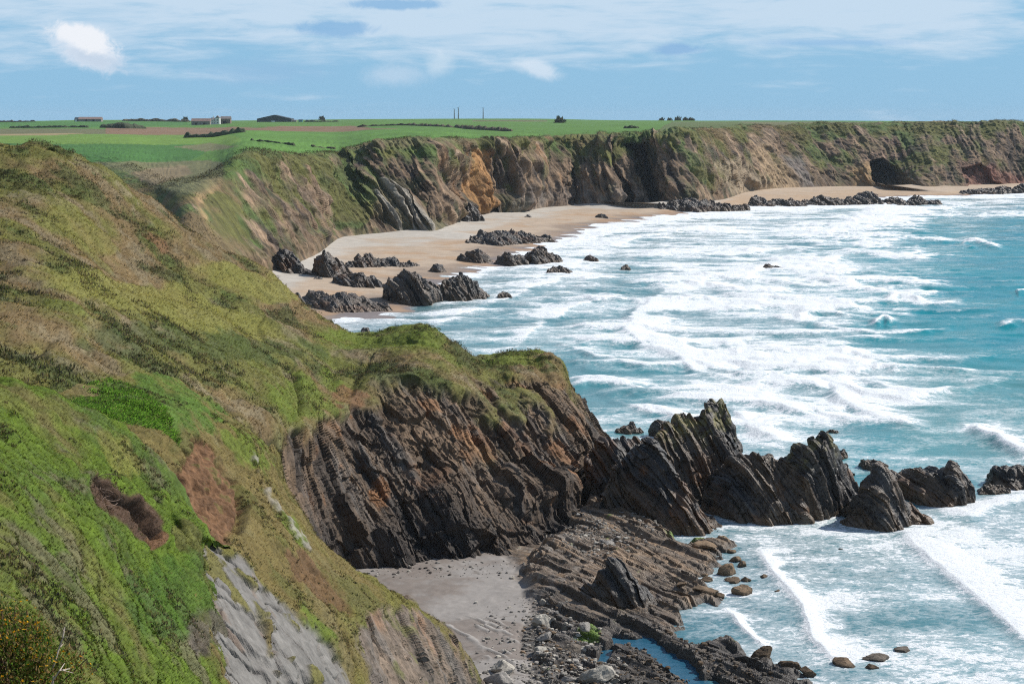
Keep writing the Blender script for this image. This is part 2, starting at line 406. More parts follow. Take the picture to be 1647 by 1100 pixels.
# rounded end dropping into the sea behind
L3.append([p + np.array([6, 10, 0]) if i > 2 else p + np.array([5, 8, -2]) for i, p in enumerate(L3[-1])])
for p in L3[-1]: p[2] = min(p[2], -1.0)
P3, v3 = build_loft(L3, 1000, 540, segv=[.4, .5, .8, .8, .8, .8, .8, 1.5, 1.7, 1.6, .3])
V3 = np.broadcast_to(v3[None, :], P3.shape[:2])
px3, py3 = proj(P3)
N3 = outward(P3)
nA = fbm(P3, 9, 4, 11); nB = fbm(P3, 2.5, 3, 12)
# where the turf gives way to bare rock
rockm = ss(V3 + .55 * nA + .2 * nB, 6.75, 7.3) * ss(px3, 395, 450)
right = ss(px3, 735, 800)
rockm = np.maximum(rockm, right * ss(V3 + 1.3 * nA + .5 * nB, 3.4, 6.0))
rockm = np.maximum(rockm, ss(px3 + 25 * nA, 900, 925) * ss(V3, 2.0, 2.6))
grow = ss(fbm(P3 * np.array([1, 1, .35]), 4.0, 3, 13), .10, .45) * right * (1 - ss(V3, 7.3, 8.8)) * (1 - ss(px3, 880, 915))
rockm = np.clip(rockm - .85 * grow, 0, 1)
rockm[V3 < 1.6] *= ss(px3, 800, 900)[V3 < 1.6]
st3, s3 = strata(P3, .55, 1.5, .6, 3, along=12); st3 = st3 * lerp(.45, 1, ss(px3, 430, 570))
calm = lerp(.25, 1, ss(px3, 430, 570))
big = 1.0 * strata(P3, 1.0, 4.6, 1.0, 23, along=14)[0] + .7 * fbm(P3, 11, 3, 21) + .30 * fbm(P3, 2.0, 4, 24) + calm * 2.4 * (blocks(P3, 1.9, 5.0, 25) - .5) + calm * (.9 * (blocks(P3, .66, 2.8, 26) - .5) + .5 * (blocks(P3, .34, 1.1, 28) - .5)) + 3.0 * (blocks(P3, 4.4, 9, 29) - .5)
# hollows sea-worn under the cliff
def blob(px, py, cx, cy, rx, ry, rot=0.0):
    c, s = math.cos(rot), math.sin(rot); dx, dy = px - cx, py - cy
    u = (dx * c + dy * s) / rx; v = (-dx * s + dy * c) / ry
    return np.clip(1 - (u * u + v * v), 0, 1) ** .7
cave = 2.6 * blob(px3, py3, 745, 895, 75, 45) + 2.2 * blob(px3, py3, 812, 895, 60, 40) + 2.6 * blob(px3, py3, 545, 905, 45, 70, -.5) \
    + 3.0 * blob(px3, py3, 470, 740, 30, 70, -.4) + 2.6 * blob(px3, py3, 880, 850, 50, 30) + 2.0 * blob(px3, py3, 690, 730, 35, 60, -.4) + 1.8 * blob(px3, py3, 600, 780, 25, 80, -.4) + 1.5 * blob(px3, py3, 840, 700, 30, 50, -.4)
cave *= .5 * ss(V3, 7.0, 7.6) * (.35 + 1.1 * ss(fbm(P3, 3.5, 3, 27), -.3, .4))
butt = 2.2 * blob(px3, py3, 850, 790, 60, 40, .6) + 1.6 * blob(px3, py3, 640, 880, 24, 90, -.35) + 1.6 * blob(px3, py3, 905, 790, 35, 50, .6) + 1.2 * blob(px3, py3, 720, 800, 40, 60, -.3)
gd = fbm(P3, 16, 3, 30) * 1.0 + fbm(P3, 8, 4, 31) * .75 - .35 * ss(.14 - np.abs(fbm(P3 * np.array([1, .6, 1]), 13, 3, 34)), 0, .14) - 1.6 * np.exp(-(sdline(px3, py3, [(474, 598), (484, 630), (492, 682)])[0] / 5) ** 2) + .38 * np.abs(fbm(P3, 4.2, 4, 32)) + .16 * fbm(P3, 1.1, 3, 33)
P3 = P3 + N3 * (gd * (1 - rockm) + (st3 + big * .8 + butt - .3) * rockm)[..., None]
P3 = P3 + (cave * rockm)[..., None] * np.array([-.15, .98, .05])
c3 = hill_colour(P3, px3, py3, 40)
# yellower grass swathes and greener headland top
c3 = mixc(c3, G_YELLOW, .8 * ss(np.maximum(blob(px3, py3, 250, 490, 240, 36, .22), blob(px3, py3, 400, 455, 110, 22, .25)) + .3 * fbm(P3, 3, 3, 77), .25, .6))
c3 = mixc(c3, G_YELLOW * .9, .6 * ss(blob(px3, py3, 130, 360, 90, 26, .6) + .4 * fbm(P3, 3, 3, 78), .35, .7))
c3 = mixc(c3, G_BRIGHT, .75 * ss(np.maximum(blob(px3, py3, 620, 545, 150, 26, -.05), np.maximum(blob(px3, py3, 500, 640, 90, 50), blob(px3, py3, 830, 577, 70, 14))) + .5 * fbm(P3, 2.5, 3, 79), .35, .8))
c3 = mixc(c3, G_DARK, .6 * ss(blob(px3, py3, 330, 560, 260, 30, .05) + .5 * fbm(P3, 3, 3, 80), .4, .8))
c3 = mixc(c3, SOIL * 1.1, .8 * ss(blob(px3, py3, 565, 640, 45, 20) + blob(px3, py3, 250, 395, 40, 12, .5) + .5 * fbm(P3, 2, 3, 81), .5, .8))
def rock_colour(P, s, seed, dark=.5):
    a = vnoise(s / 1.3, 0 * s + .5, fbm(P, 20, 2, seed), seed, .3); b = vnoise(s / .35, P[..., 2] / 9, P[..., 0] / 9, seed + 1)
    c = np.broadcast_to(R_BROWN, P.shape).copy()
    c = mixc(c, R_DARK, ss(a, .35, .7) * dark * 1.5)
    c = mixc(c, R_GREY, ss(b, .55, .85) * .6)
    c = mixc(c, R_ORANGE, ss(fbm(P, 5, 3, seed + 4) + .3 * (b - .5), .32, .62) * .55)
    return c * (1 + .3 * fbm(P, 1.2, 3, seed + 5))[..., None]
rc3 = rock_colour(P3, s3, 60)
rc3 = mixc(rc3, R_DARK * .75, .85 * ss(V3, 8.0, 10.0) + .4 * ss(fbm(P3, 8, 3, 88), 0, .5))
rc3 = mixc(rc3, R_ORANGE * 1.0, .7 * ss(blob(px3, py3, 905, 600, 25, 34) + blob(px3, py3, 890, 770, 50, 22, .5) + blob(px3, py3, 620, 790, 20, 40) + .6 * fbm(P3, 1.6, 3, 89), .45, .85))
rc3 = mixc(rc3, R_PALE, .8 * ss(blob(px3, py3, 655, 930, 40, 14) + .3 * fbm(P3, 1, 2, 90), .3, .6))
rc3 = rc3 * .84
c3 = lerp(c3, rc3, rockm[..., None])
rowcut = int(np.searchsorted(v3, 4.0))
face_rock = rockm[:-1, :-1] > .5
def split_obj(name_a, mat_a, name_b, mat_b, P, colr, mask):
    """one surface, two objects: faces where mask is true go to b"""
    nu, nv = P.shape[:2]; f = grid_faces(nu, nv); m = mask.reshape(-1)
    for nm, mt, ff in ((name_a, mat_a, f[~m]), (name_b, mat_b, f[m])):
        used, inv = np.unique(ff, return_inverse=True)
        me = raw_mesh(nm, P.reshape(-1, 3)[used], inv.reshape(-1, 4), colr.reshape(-1, 3)[used], smooth=(mt is mat_a))
        link(nm, me, mt, kind='structure')
split_obj('hillside', M_TURF, 'headland_cliff', M_ROCK, P3, c3, face_rock)

# ---------------------------------------------------------------- near slope with the rock slab and the landslip
L2 = [
 [(40, 660, 92), (110, 628, 99), (190, 602, 106), (270, 606, 112), (345, 650, 117), (390, 690, 120), (425, 720, 128), (450, 760, 137)],
 [(120, 690, 88), (190, 680, 92), (260, 668, 97), (315, 672, 103), (365, 690, 108), (408, 712, 112), (432, 745, 122), (455, 790, 132)],
 [(180, 740, 85), (240, 745, 89), (300, 740, 94), (345, 742, 99), (395, 750, 105), (440, 772, 110), (460, 800, 120), (482, 840, 132)],
 [(230, 810, 81), (290, 815, 85), (350, 818, 90), (400, 818, 96), (445, 822, 103), (482, 838, 110.5), (500, 865, 121), (522, 900, 133)],
 [(270, 880, 77), (330, 885, 81), (390, 885, 86), (440, 880, 93), (490, 880, 102), (532, 893, 112), (548, 918, 122), (572, 950, 135)],
 [(290, 940, 74), (350, 945, 78), (410, 945, 83), (470, 935, 91), (535, 930, 102), (596, 938, 115), (612, 955, 126), (632, 985, 139)],
 [(305, 1010, 71), (370, 1015, 75), (440, 1010, 81), (515, 990, 91), (590, 975, 105), (665, 975, 121), (680, 992, 131), (700, 1020, 142)],
 [(320, 1080, 69), (395, 1085, 73), (475, 1080, 79), (555, 1060, 90), (640, 1035, 107), (732, 1040, 127), (745, 1058, 136), (760, 1085, 146)],
 [(330, 1150, 67), (415, 1160, 71), (500, 1150, 78), (590, 1130, 89), (680, 1105, 108), (775, 1112, 131), (788, 1130, 139), (800, 1150, 147)],
 [(340, 1230, 65), (430, 1240, 69), (520, 1230, 77), (620, 1210, 88), (715, 1190, 108), (800, 1200, 133), (815, 1215, 140), (830, 1230, 146)],
]
L2w = []
for row in L2:
    pts = [W(*p) for p in row]; f = pts[-1] + np.array([3, 6, 0]); f[2] = min(-1.0, pts[-1][2] - 8)
    a = pts[0] + np.array([-2.0, -1.5, -2.0]); L2w.append([a] + pts + [f])
P2, v2 = build_loft(L2w, 560, 520, segv=[.3, 1, 1, 1, 1, 1, .8, .5, .4])
V2 = np.broadcast_to(v2[None, :], P2.shape[:2]); px2, py2 = proj(P2); N2 = outward(P2)
nz = fbm(P2, 2.2, 4, 101) * 10 + fbm(P2, .6, 3, 102) * 4
slabm = ss(sdpoly(px2, py2, [(296, 930), (318, 893), (352, 880), (385, 892), (440, 945), (480, 985), (528, 1040), (575, 1110), (600, 1180), (420, 1200), (352, 1090), (330, 1010)]) + nz * .8, -2, 5)
slabm = np.maximum(slabm, ss(sdpoly(px2, py2, [(320, 868), (340, 858), (365, 885), (360, 900), (330, 892)]) + nz * .4, 0, 4))
slabm *= 1 - .95 * ss(7 - np.abs(sdline(px2, py2, [(350, 880), (395, 935), (430, 1000), (436, 1050)])[0] + nz * .5), 0, 5) * ss(fbm(P2, 1.5, 2, 103), -.25, .1)
slabm *= 1 - ss(fbm(P2, 1.6, 3, 104), .42, .6) * .9
earth = ss(sdpoly(px2, py2, [(300, 710), (340, 712), (352, 745), (372, 775), (386, 815), (384, 850), (366, 880), (340, 858), (318, 820), (296, 800), (284, 775)]) + nz * 1.3, -5, 6)
earth2 = ss(sdpoly(px2, py2, [(452, 890), (490, 885), (530, 925), (562, 960), (570, 985), (520, 975), (470, 930)]) + nz, -2, 8) * .8
white = ss(1.2 + nz * 1.0 - sdline(px2, py2, [(403, 742), (425, 785), (455, 830), (488, 866), (500, 880)])[0], 0, 5)
rib = ss(sdpoly(px2, py2, [(590, 985), (640, 975), (680, 985), (730, 1030), (775, 1100), (800, 1200), (640, 1200), (590, 1090), (570, 1020)]) + nz * 1.2, -3, 10)
rib = np.maximum(rib, ss(V2, 6.15, 6.5) * ss(py2, 850, 900))
scarp = ss(sdline(px2, py2, [(345, 745), (372, 772), (388, 815), (386, 850)])[0] * -1, -9, 0) * ss(px2, 340, 352)
n_soft = fbm(P2, 8, 3, 111) * .45 + .25 * np.abs(fbm(P2, 2.5, 4, 112)) + .12 * fbm(P2, .7, 3, 113)
st2, s2 = strata(P2, .5, 1.1, .5, 5, along=6); st2 = st2 + .55 * (blocks(P2, .9, 3.0, 105) - .5) + .2 * fbm(P2, .9, 3, 107)
slab_r = .10 * (vnoise(P2 @ TS / 1.6, P2 @ DS / 3, P2 @ NS, 7, .85) - .5) + .05 * fbm(P2, .5, 3, 114) - .30 * ss(.07 - np.abs(vnoise(P2 @ TS / 1.1 + .25 * fbm(P2, .8, 3, 117), P2 @ DS / 5, 0, 115) - .5), 0, .07) - .26 * ss(.05 - np.abs(vnoise(P2 @ DS / 1.5 + .3 * fbm(P2, .9, 3, 119), P2 @ TS / 4, 0, 118) - .5), 0, .05) + .14 * (blocks(P2, 1.1, 2.6, 116) - .5)
hard = np.clip(slabm + rib, 0, 1)
disp = n_soft * (1 - hard) + slab_r * slabm * (1 - rib) + st2 * rib + (.22 * fbm(P2, 1.2, 4, 116) + .16 * fbm(P2, .4, 3, 128) + .18 * np.abs(fbm(P2 * np.array([1, 1, .4]), .9, 3, 129))) * (earth + earth2) - .40 * earth - .25 * earth2 - .6 * scarp - .12 * slabm + .25 * white
P2 = P2 + N2 * disp[..., None]
c2 = hill_colour(P2, px2, py2, 140)
c2 = mixc(c2, G_OLIVE * np.array([1.1, .95, .8]), .5)
fern = ss(sdpoly(px2, py2, [(120, 640), (180, 612), (250, 606), (310, 632), (360, 680), (330, 705), (260, 690), (180, 690), (130, 690)]) + 2.6 * nz, -10, 16)
c2 = mixc(c2, G_FERN * (1 + .35 * fbm(P2, .9, 3, 120))[..., None], fern * .8)
c2 = mixc(c2, G_BRIGHT, ss(blob(px2, py2, 390, 720, 60, 30, .7) + blob(px2, py2, 470, 850, 40, 14, .9) + blob(px2, py2, 505, 1010, 70, 14, .9) + .6 * fbm(P2, 1.5, 3, 121), .5, .9) * .8)
c2 = mixc(c2, SOIL * (1 + .5 * fbm(P2, 1.0, 5, 122, gain=.65))[..., None], earth * (1 - .7 * ss(fbm(P2, .8, 3, 133), .3, .5)))
c2 = mixc(c2, SOIL * .8, earth2)
c2 = mixc(c2, SLAB * (1 + .16 * fbm(P2, 1.4, 4, 123) + .10 * fbm(P2, .35, 2, 124))[..., None], slabm)
c2 = mixc(c2, SOIL * 1.2, slabm * ss(fbm(P2, 1.8, 3, 125), .3, .7) * .4)
c2 = mixc(c2, R_PALE * .75, .75 * white * ss(fbm(P2, .7, 3, 127), -.35, .2))
rc2 = mixc(rock_colour(P2, s2, 130, .4), R_GREY * 1.1, .35 + 0 * px2)
rc2 = mixc(rc2, G_OLIVE, ss(fbm(P2, 1.6, 3, 126) - ss(py2, 985, 1040) * .5, .1, .5) * .7)
c2 = lerp(c2, rc2, rib[..., None])
soft2 = (1 - hard) * (1 - earth) * (1 - earth2 * .8) * (1 - white)
f2 = grid_faces(*P2.shape[:2]); hm = hard[:-1, :-1].reshape(-1) > .55; rm_ = rib[:-1, :-1].reshape(-1) > .5
for nm, mt, mk in (('grassy_slope', M_TURF, ~hm), ('rock_slab', M_SLAB, hm & ~rm_), ('rock_rib', M_ROCK, hm & rm_)):
    used, inv = np.unique(f2[mk], return_inverse=True); link(nm, raw_mesh(nm, P2.reshape(-1, 3)[used], inv.reshape(-1, 4), c2.reshape(-1, 3)[used], smooth=(mt is not M_ROCK)), mt, kind='structure')

# ---------------------------------------------------------------- nearest green bank, with the hollow in it
L1 = [
 [(-260, 560, 70), (-260, 640, 60), (-260, 760, 47), (-260, 900, 36), (-260, 1050, 27), (-260, 1250, 20)],
 [(-120, 590, 73), (-120, 660, 63), (-120, 780, 50), (-120, 910, 39), (-120, 1050, 30), (-120, 1250, 22)],
 [(0, 620, 76), (0, 690, 67), (0, 800, 55), (0, 920, 45), (0, 1050, 34), (0, 1250, 25)],
 [(62, 640, 78), (60, 710, 70), (60, 810, 59), (65, 930, 49), (70, 1060, 39), (80, 1250, 29)],
 [(112, 656, 80), (115, 725, 73), (120, 825, 63), (125, 940, 54), (135, 1070, 45), (150, 1250, 36)],
 [(152, 674, 81), (160, 745, 75), (170, 840, 67), (180, 950, 59), (195, 1075, 51), (215, 1250, 43)],
 [(190, 706, 82), (200, 775, 77), (215, 865, 70), (230, 965, 64), (245, 1085, 57), (265, 1250, 49)],
 [(230, 750, 82), (240, 815, 78), (255, 895, 72.5), (272, 985, 67.5), (290, 1095, 61), (310, 1250, 54)],
 [(270, 800, 81), (280, 858, 78), (293, 925, 74), (308, 1005, 70), (325, 1100, 65), (342, 1250, 58)],
 [(305, 852, 79), (311, 895, 77.5), (320, 950, 74.5), (333, 1020, 71), (350, 1105, 66.5), (366, 1250, 60)],
 [(318, 880, 80.5), (324, 915, 79), (332, 965, 76), (343, 1030, 72.5), (360, 1110, 68), (376, 1250, 61.5)],
]
L1w = []
for row in L1:
    pts = [W(*p) for p in row]; b1 = pts[0] + np.array([.6, 4, -1.6]); b0 = pts[0] + np.array([2, 10, -7.0])
    L1w.append([b0, b1] + pts)
L1w.append([p + np.array([.35, .2, -1.0]) for p in L1w[-1]]); L1w.append([p + np.array([.5, .5, -3.2]) for p in L1w[-2]])
P1, v1 = build_loft(L1w, 420, 460, segv=[.4, .5, 1, 1.2, 1.2, 1.2, 1.2])
px1, py1 = proj(P1); N1 = outward(P1); V1 = np.broadcast_to(v1[None, :], P1.shape[:2])
nz1 = fbm(P1, 1.5, 3, 201) * 6
hole = ss(sdpoly(px1, py1, [(140, 776), (150, 768), (168, 773), (190, 796), (218, 811), (238, 832), (250, 856), (254, 872), (244, 868), (224, 846), (200, 824), (176, 804), (152, 788)]) + nz1 * .5, 1, 7)
lip = ss(14 - sdline(px1, py1, [(138, 768), (165, 764), (195, 792), (235, 815), (252, 845), (260, 872)])[0] + nz1, 0, 10) * (1 - hole)
d1 = fbm(P1, 7, 3, 211) * .35 + .32 * np.abs(fbm(P1, 2.2, 4, 212)) + .12 * fbm(P1, .6, 3, 213) - 2.2 * hole + .25 * lip
P1 = P1 + N1 * d1[..., None]
m1 = fbm(P1, 5, 4, 221); m2 = fbm(P1, 1.6, 4, 222); m3 = fbm(P1, .5, 3, 223)
c1_ = np.broadcast_to(C(.084, .130, .012), P1.shape).copy()
c1_ = mixc(c1_, G_DARK * 1.3, ss(m1 + .6 * m2, 0.05, .65) * .55)
c1_ = mixc(c1_, G_OLIVE, ss(fbm(P1, 8, 3, 224), -.2, .35) * .7); c1_ = mixc(c1_, G_BROWN * .8, ss(fbm(P1, 3, 4, 225), .25, .6) * .45)
lowl = ss(py1 - .25 * px1, 760, 960)
c1_ = mixc(c1_, G_DEAD * .85, ss(m2 + .5 * m1 + .4 * lowl, .45, .9) * .6)
c1_ = mixc(c1_, G_FERN * .8, ss(blob(px1, py1, 270, 960, 80, 90, .9) + .4 * m2, .3, .7) * .7)
c1_ = mixc(c1_, G_YELLOW, ss(blob(px1, py1, 185, 735, 30, 60, -.6) + .4 * m2, .4, .8) * .7)
c1_ = mixc(c1_, C(.10, .08, .07), ss(blob(px1, py1, 325, 1020, 36, 50) + .4 * m2, .45, .8) * .8)
c1_ = c1_ * (1 + .25 * m3)[..., None]
c1_ = mixc(c1_, C(.075, .045, .028), ss(sdpoly(px1, py1, [(138, 772), (150, 764), (170, 770), (192, 794), (222, 808), (240, 826), (252, 850), (258, 874), (240, 880), (218, 862), (196, 842), (170, 820), (148, 798)]) + nz1 * .5, 0, 4))
c1_ = mixc(c1_, SOIL * .9, ss(blob(px1, py1, 247, 872, 16, 12), .1, .4))
grid_obj('grassy_bank', P1, M_TURF, c1_, kind='structure')
# the ground the camera stands on
gx = np.linspace(-60, 12, 60); gy = np.linspace(-60, 25, 70)
GP = np.stack(np.meshgrid(gx, gy, indexing='ij') + [np.zeros((60, 70))], -1)
GP[..., 2] = 48.2 - .28 * np.maximum(GP[..., 1], 0) - .30 * np.maximum(GP[..., 0] + 4, 0) - 1.2 * np.maximum(GP[..., 0] - 2, 0) + .25 * fbm(GP, 6, 3, 230)
grid_obj('clifftop_ground', GP, M_TURF, hill_colour(GP, GP[..., 0], GP[..., 1], 231), kind='structure')

# ---------------------------------------------------------------- far cliffs and the farmland on top
# (px, base py, top px offset, top py, setback, hidden-start depth or None)
RIBS = [(-420, 330, 0, 246, 0, 600), (-150, 330, 0, 246, 0, 600), (0, 330, 0, 246, 0, 600), (120, 335, 0, 250, 0, 540), (200, 350, 0, 266, 0, 500), (250, 372, 0, 290, 0, 498),
        (300, 400, 0, 300, 0, 440), (345, 424, 0, 284, 0, 462), (385, 442, 0, 254, 0, 484), (425, 446, 0, 248, 110, None), (470, 432, 0, 252, 130, None), (510, 412, 0, 251, 125, None),
        (545, 386, 0, 249, 95, None), (575, 380, 0, 240, 85, None), (605, 377, 0, 232, 62, None), (660, 374, 0, 226, 64, None), (700, 374, 0, 225, 66, None), (725, 366, 0, 226, 58, None),
        (760, 350, 0, 227, 40, None), (800, 346, 0, 226, 34, None), (840, 343, 0, 224, 34, None), (880, 335, 0, 222, 40, None), (930, 332, 0, 219, 44, None),
        (985, 333, 0, 217, 40, None), (1012, 330, 0, 216, 30, None), (1050, 329, 0, 214, 26, None), (1085, 333, 0, 213, 50, None), (1120, 331, 0, 210, 70, None), (1160, 322, 0, 207, 95, None),
        (1195, 312, 0, 204, 90, None), (1235, 307, 0, 203, 90, None), (1300, 303, 0, 202, 88, None), (1360, 301, 0, 200, 70, None), (1400, 301, 0, 199, 75, None), (1440, 302.5, 0, 199, 110, None),
        (1485, 305, 0, 198.5, 125, None), (1520, 304, 0, 198.5, 115, None), (1580, 303, 0, 198.3, 90, None), (1640, 300, 0, 198, 60, None), (1760, 300, 0, 198, 60, None), (1950, 300, 0, 198, 60, None)]
HZ = [(-420, 196), (0, 196), (120, 194), (250, 194), (330, 195), (420, 194), (560, 193), (700, 192), (850, 191.5), (1000, 193.5), (1150, 194.5), (1300, 195), (1450, 196), (1650, 197), (1950, 197.5)]
HD = 2700.0
rows = []
for (px, pyb, off, pyt, sb, hid) in RIBS:
    ph = np.interp(px, *zip(*HZ))
    if hid:
        b = W(px, pyb, hid); top = W(px, pyt, np.interp(px, [0, 120, 200, 250, 300, 345, 385], [800, 760, 660, 590, 542, 562, 586]))
        mids = [b + (top - b) * q for q in (.33, .66)]
        mids[0][2] -= 2; mids[1][2] += 0
    else:
        b = S(px, pyb, 2.0); top = W(px + off, pyt, b[1] + sb)
        mids = [b + (top - b) * q for q in (.36, .74)]
        mids[0][1] -= sb * .10; mids[1][1] -= sb * .09; mids[1][2] += 1.0
    deep = b + np.array([0, -3, -6.0])
    pts = [deep, b] + mids + [top]
    zt, dt = top[2], top[1]; zh = CAMZ - (ph - HORIZON) / F * HD
    for q in (.035, .12, .28, .52, .78, 1.0):
        d = dt + (HD - dt) * q; pts.append(np.array([(px - CX) / F * d, d, zt + (zh - zt) * q ** .72]))
    pts.append(np.array([(px - CX) / F * 3400, 3400, zh - 6])); pts.append(np.array([(px - CX) / F * 7000, 7000, zh - 45]))
    rows.append(pts)
# even sampling across the picture width
segu = np.diff([r[0] for r in RIBS]); segu = np.where(np.array([r[0] for r in RIBS])[:-1] < 0, segu * .2, segu); segu = np.where(np.array([r[0] for r in RIBS])[:-1] >= 1640, segu * .3, segu)
PF, vF = build_loft(rows, 1800, 330, segu=segu, segv=[.15, 2, 2, 1.6, .5, .4, .4, .4, .4, .4, .2, .1])
VF = np.broadcast_to(vF[None, :], PF.shape[:2]); pxF, pyF = proj(PF); NF = outward(PF)
NF = NF * np.array([1, 1, .15]); NF /= np.linalg.norm(NF, axis=-1, keepdims=True)
uF = PF[..., 0]
facew = ss(VF, 1.0, 1.5) * (1 - ss(VF, 3.7, 4.5)) * ss(pxF, 340, 440)
# buttresses and gullies, then tilted beds
steep = np.clip(ss(pxF, 700, 760) * (1 - ss(pxF, 1085, 1140)) + .55, 0, 1) * lerp(.5, 1, ss(pxF, 430, 600))
lean_ = np.interp(pxF, [300, 450, 560, 640, 720, 780, 950, 1010, 1100, 1200, 1300, 1450, 1650], [.75, .75, .70, .72, .60, .16, .18, .26, .55, .75, .80, .5, .3])
gq = pxF - lean_ * (pyF - 300); gq = gq + 5 * fbm(PF, 40, 2, 300) + 1.6 * fbm(PF, 9, 2, 310)
def beds(per, seed, sh, along=60): return vnoise(gq / per, VF * along / 60., pxF / 200, seed, sh) - .5
g1 = beds(26, 301, .55, 50); g2 = beds(9.5, 302, .55, 90); g3_ = beds(3.8, 303, .4, 130); 
relief = 8.5 * g1 + 6.0 * g2 + 3.4 * g3_
sF = gq
slabF = ss(sdpoly(pxF, pyF, [(600, 284), (630, 286), (740, 378), (640, 378), (598, 335)]) + 5 * fbm(PF, 9, 3, 343), 0, 6); slabS = ss(vnoise(gq / 6.5, 0, 0, 344, .5), .45, .6)
dF = facew * (3.2 * slabF * (slabS - .4) + relief * steep + 1.8 * fbm(PF, 9, 4, 304) + 1.0 * fbm(PF, 3.5, 3, 311) + 1.0)
edge = np.exp(-((VF - 4.0) / .5) ** 2) * ss(pxF, 290, 420)
dF += edge * 2.2 * fbm(PF * np.array([1, .3, .2]), 14, 4, 305)
PF = PF + NF * dF[..., None]
PF[..., 2] += (1 - facew) * ss(VF, 2.2, 4) * (1 - ss(VF, 5.5, 7)) * (.5 * fbm(PF, 25, 4, 306) + .35 * fbm(PF, 6, 3, 307))
PF[..., 2] += ss(VF, 4.5, 6) * (1.0 * fbm(PF, 200, 3, 308))
def push(poly, depth, soft, nzs=6.0):
    m = ss(sdpoly(pxF, pyF, poly) + nzs * .5 * fbm(PF, 9, 3, 309), 0, soft)
    PF[..., 1] += depth * m; return m
seaCave = push([(1398, 257), (1420, 254), (1436, 262), (1452, 276), (1475, 292), (1492, 312), (1425, 312), (1404, 290)], 48, 3, 3)
cut1 = push([(1012, 232), (1040, 226), (1050, 262), (1060, 300), (1066, 332), (1048, 335), (1034, 300), (1020, 262)], 30, 9)
cut2 = push([(978, 226), (990, 224), (1002, 262), (1012, 300), (1022, 332), (1000, 335), (994, 290)], 18, 8)
cut3 = push([(1545, 270), (1580, 262), (1600, 285), (1625, 305), (1560, 306)], 10, 8)
cut4 = push([(786, 270), (796, 268), (802, 344), (786, 346)], 9, 5); cut5 = push([(905, 262), (925, 258), (930, 332), (908, 334)], 9, 8)
# colours
nF1 = fbm(PF, 45, 4, 320); nF2 = fbm(PF, 14, 4, 321); nF3 = fbm(PF, 5, 3, 322)
cF = np.broadcast_to(G_OLIVE * .85, PF.shape).copy()
cF = mixc(cF, G_BROWN * .9, ss(nF1 + .7 * nF2, -.05, .45) * .8)
cF = mixc(cF, C(.070, .115, .028), ss(nF2 - .5 * nF1, -.15, .4) * .8)
bandF = vnoise(gq / 3.0, VF * 1.2, pxF / 90, 323, .3); bandG = vnoise(gq / 8, VF * .9, pxF / 120, 324, .3)
rF = np.broadcast_to(C(.25, .185, .125), PF.shape).copy()
rF = mixc(rF, C(.068, .056, .050), ss(bandF, .5, .72) * .85)  # crevice shade painted into the rock colour as thin dark lines
rF = mixc(rF, C(.34, .27, .195), ss(bandG, .55, .8) * .55)
rF = mixc(rF, C(.27, .15, .065), ss(nF2 + .8 * (bandG - .5), .15, .6) * ss(pxF, 690, 720) * (1 - ss(pxF, 820, 1000)) * .75)
rF = mixc(rF, C(.06, .09, .03), ss(fbm(PF * np.array([1, 1, .3]), 9, 4, 325), .15, .55) * .55)
rF = rF * np.array([.66, .60, .55]) * (1 + .25 * nF3 + .75 * beds(2.6, 330, .3, 160) + .6 * (g2 + g3_))[..., None]  # shade of the relief in the colour: beds set back darker, proud ones lighter
bar = ss(pyF, 0, 1) * 0
bare = ss(3.45 - VF + .7 * nF2 + 1.5 * (bandG - .5) + .9 * g1 + .7 * g2, -.1, .6)
wcover = np.interp(pxF, [280, 330, 380, 450, 520, 560, 600, 640, 700, 730, 780, 1000, 1060, 1100, 1140, 1190, 1250, 1300, 1350, 1420, 1500, 1560, 1650], [0, 0, .12, .5, .45, .2, .45, .75, .75, .9, 1, 1, 1, .75, .5, .6, .65, .6, .45, .5, .5, .6, .75])
bare *= ss(wcover + .55 * (bandG - .5) + .45 * g2 + .45 * nF2, .28, .66)
low_rock = ss(2.0 - VF + .5 * nF3, 0, .5) * .9
bare = np.maximum(bare, low_rock * ss(pxF, 360, 420))
bare *= ss(4.25 - VF + .2 * nF3, 0, .3)
bare *= 1 - .9 * ss(sdpoly(pxF, pyF, [(1075, 232), (1092, 226), (1120, 262), (1160, 300), (1150, 312), (1110, 285)]) + 4 * nF3, 0, 5)
bare *= 1 - .85 * ss(sdpoly(pxF, pyF, [(520, 262), (590, 270), (612, 300), (600, 350), (575, 372), (545, 372), (530, 320)]) + 6 * nF3, 0, 8)
cF = lerp(cF, rF, np.clip(bare, 0, 1)[..., None])
def paint(poly, c, soft=4, amt=1.0, nzs=5.0):
    global cF
    m = ss(sdpoly(pxF, pyF, poly) + nzs * nF3 + nzs * .5 * nF2, -soft, soft) * amt; cF = mixc(cF, c * (1 + .2 * nF3)[..., None], m)
paint([(752, 240), (775, 245), (790, 335), (765, 345), (755, 300)], C(.33, .17, .06), 5, .75)
paint([(1150, 262), (1180, 255), (1222, 290), (1246, 305), (1180, 312), (1165, 290)], C(.27, .21, .14), 6, .8)
paint([(1200, 240), (1225, 232), (1270, 270), (1290, 302), (1240, 305)], C(.29, .205, .12), 6, .85)
paint([(1255, 250), (1285, 255), (1310, 300), (1290, 303)], C(.16, .14, .13), 4, .7)
paint([(1372, 272), (1396, 262), (1412, 302), (1370, 303)], C(.30, .19, .09), 4, .85)
paint([(1540, 262), (1590, 268), (1660, 290), (1660, 310), (1560, 306)], C(.21, .095, .07), 8, .75)
paint([(1380, 222), (1440, 222), (1445, 250), (1395, 255)], C(.17, .11, .08), 8, .6)
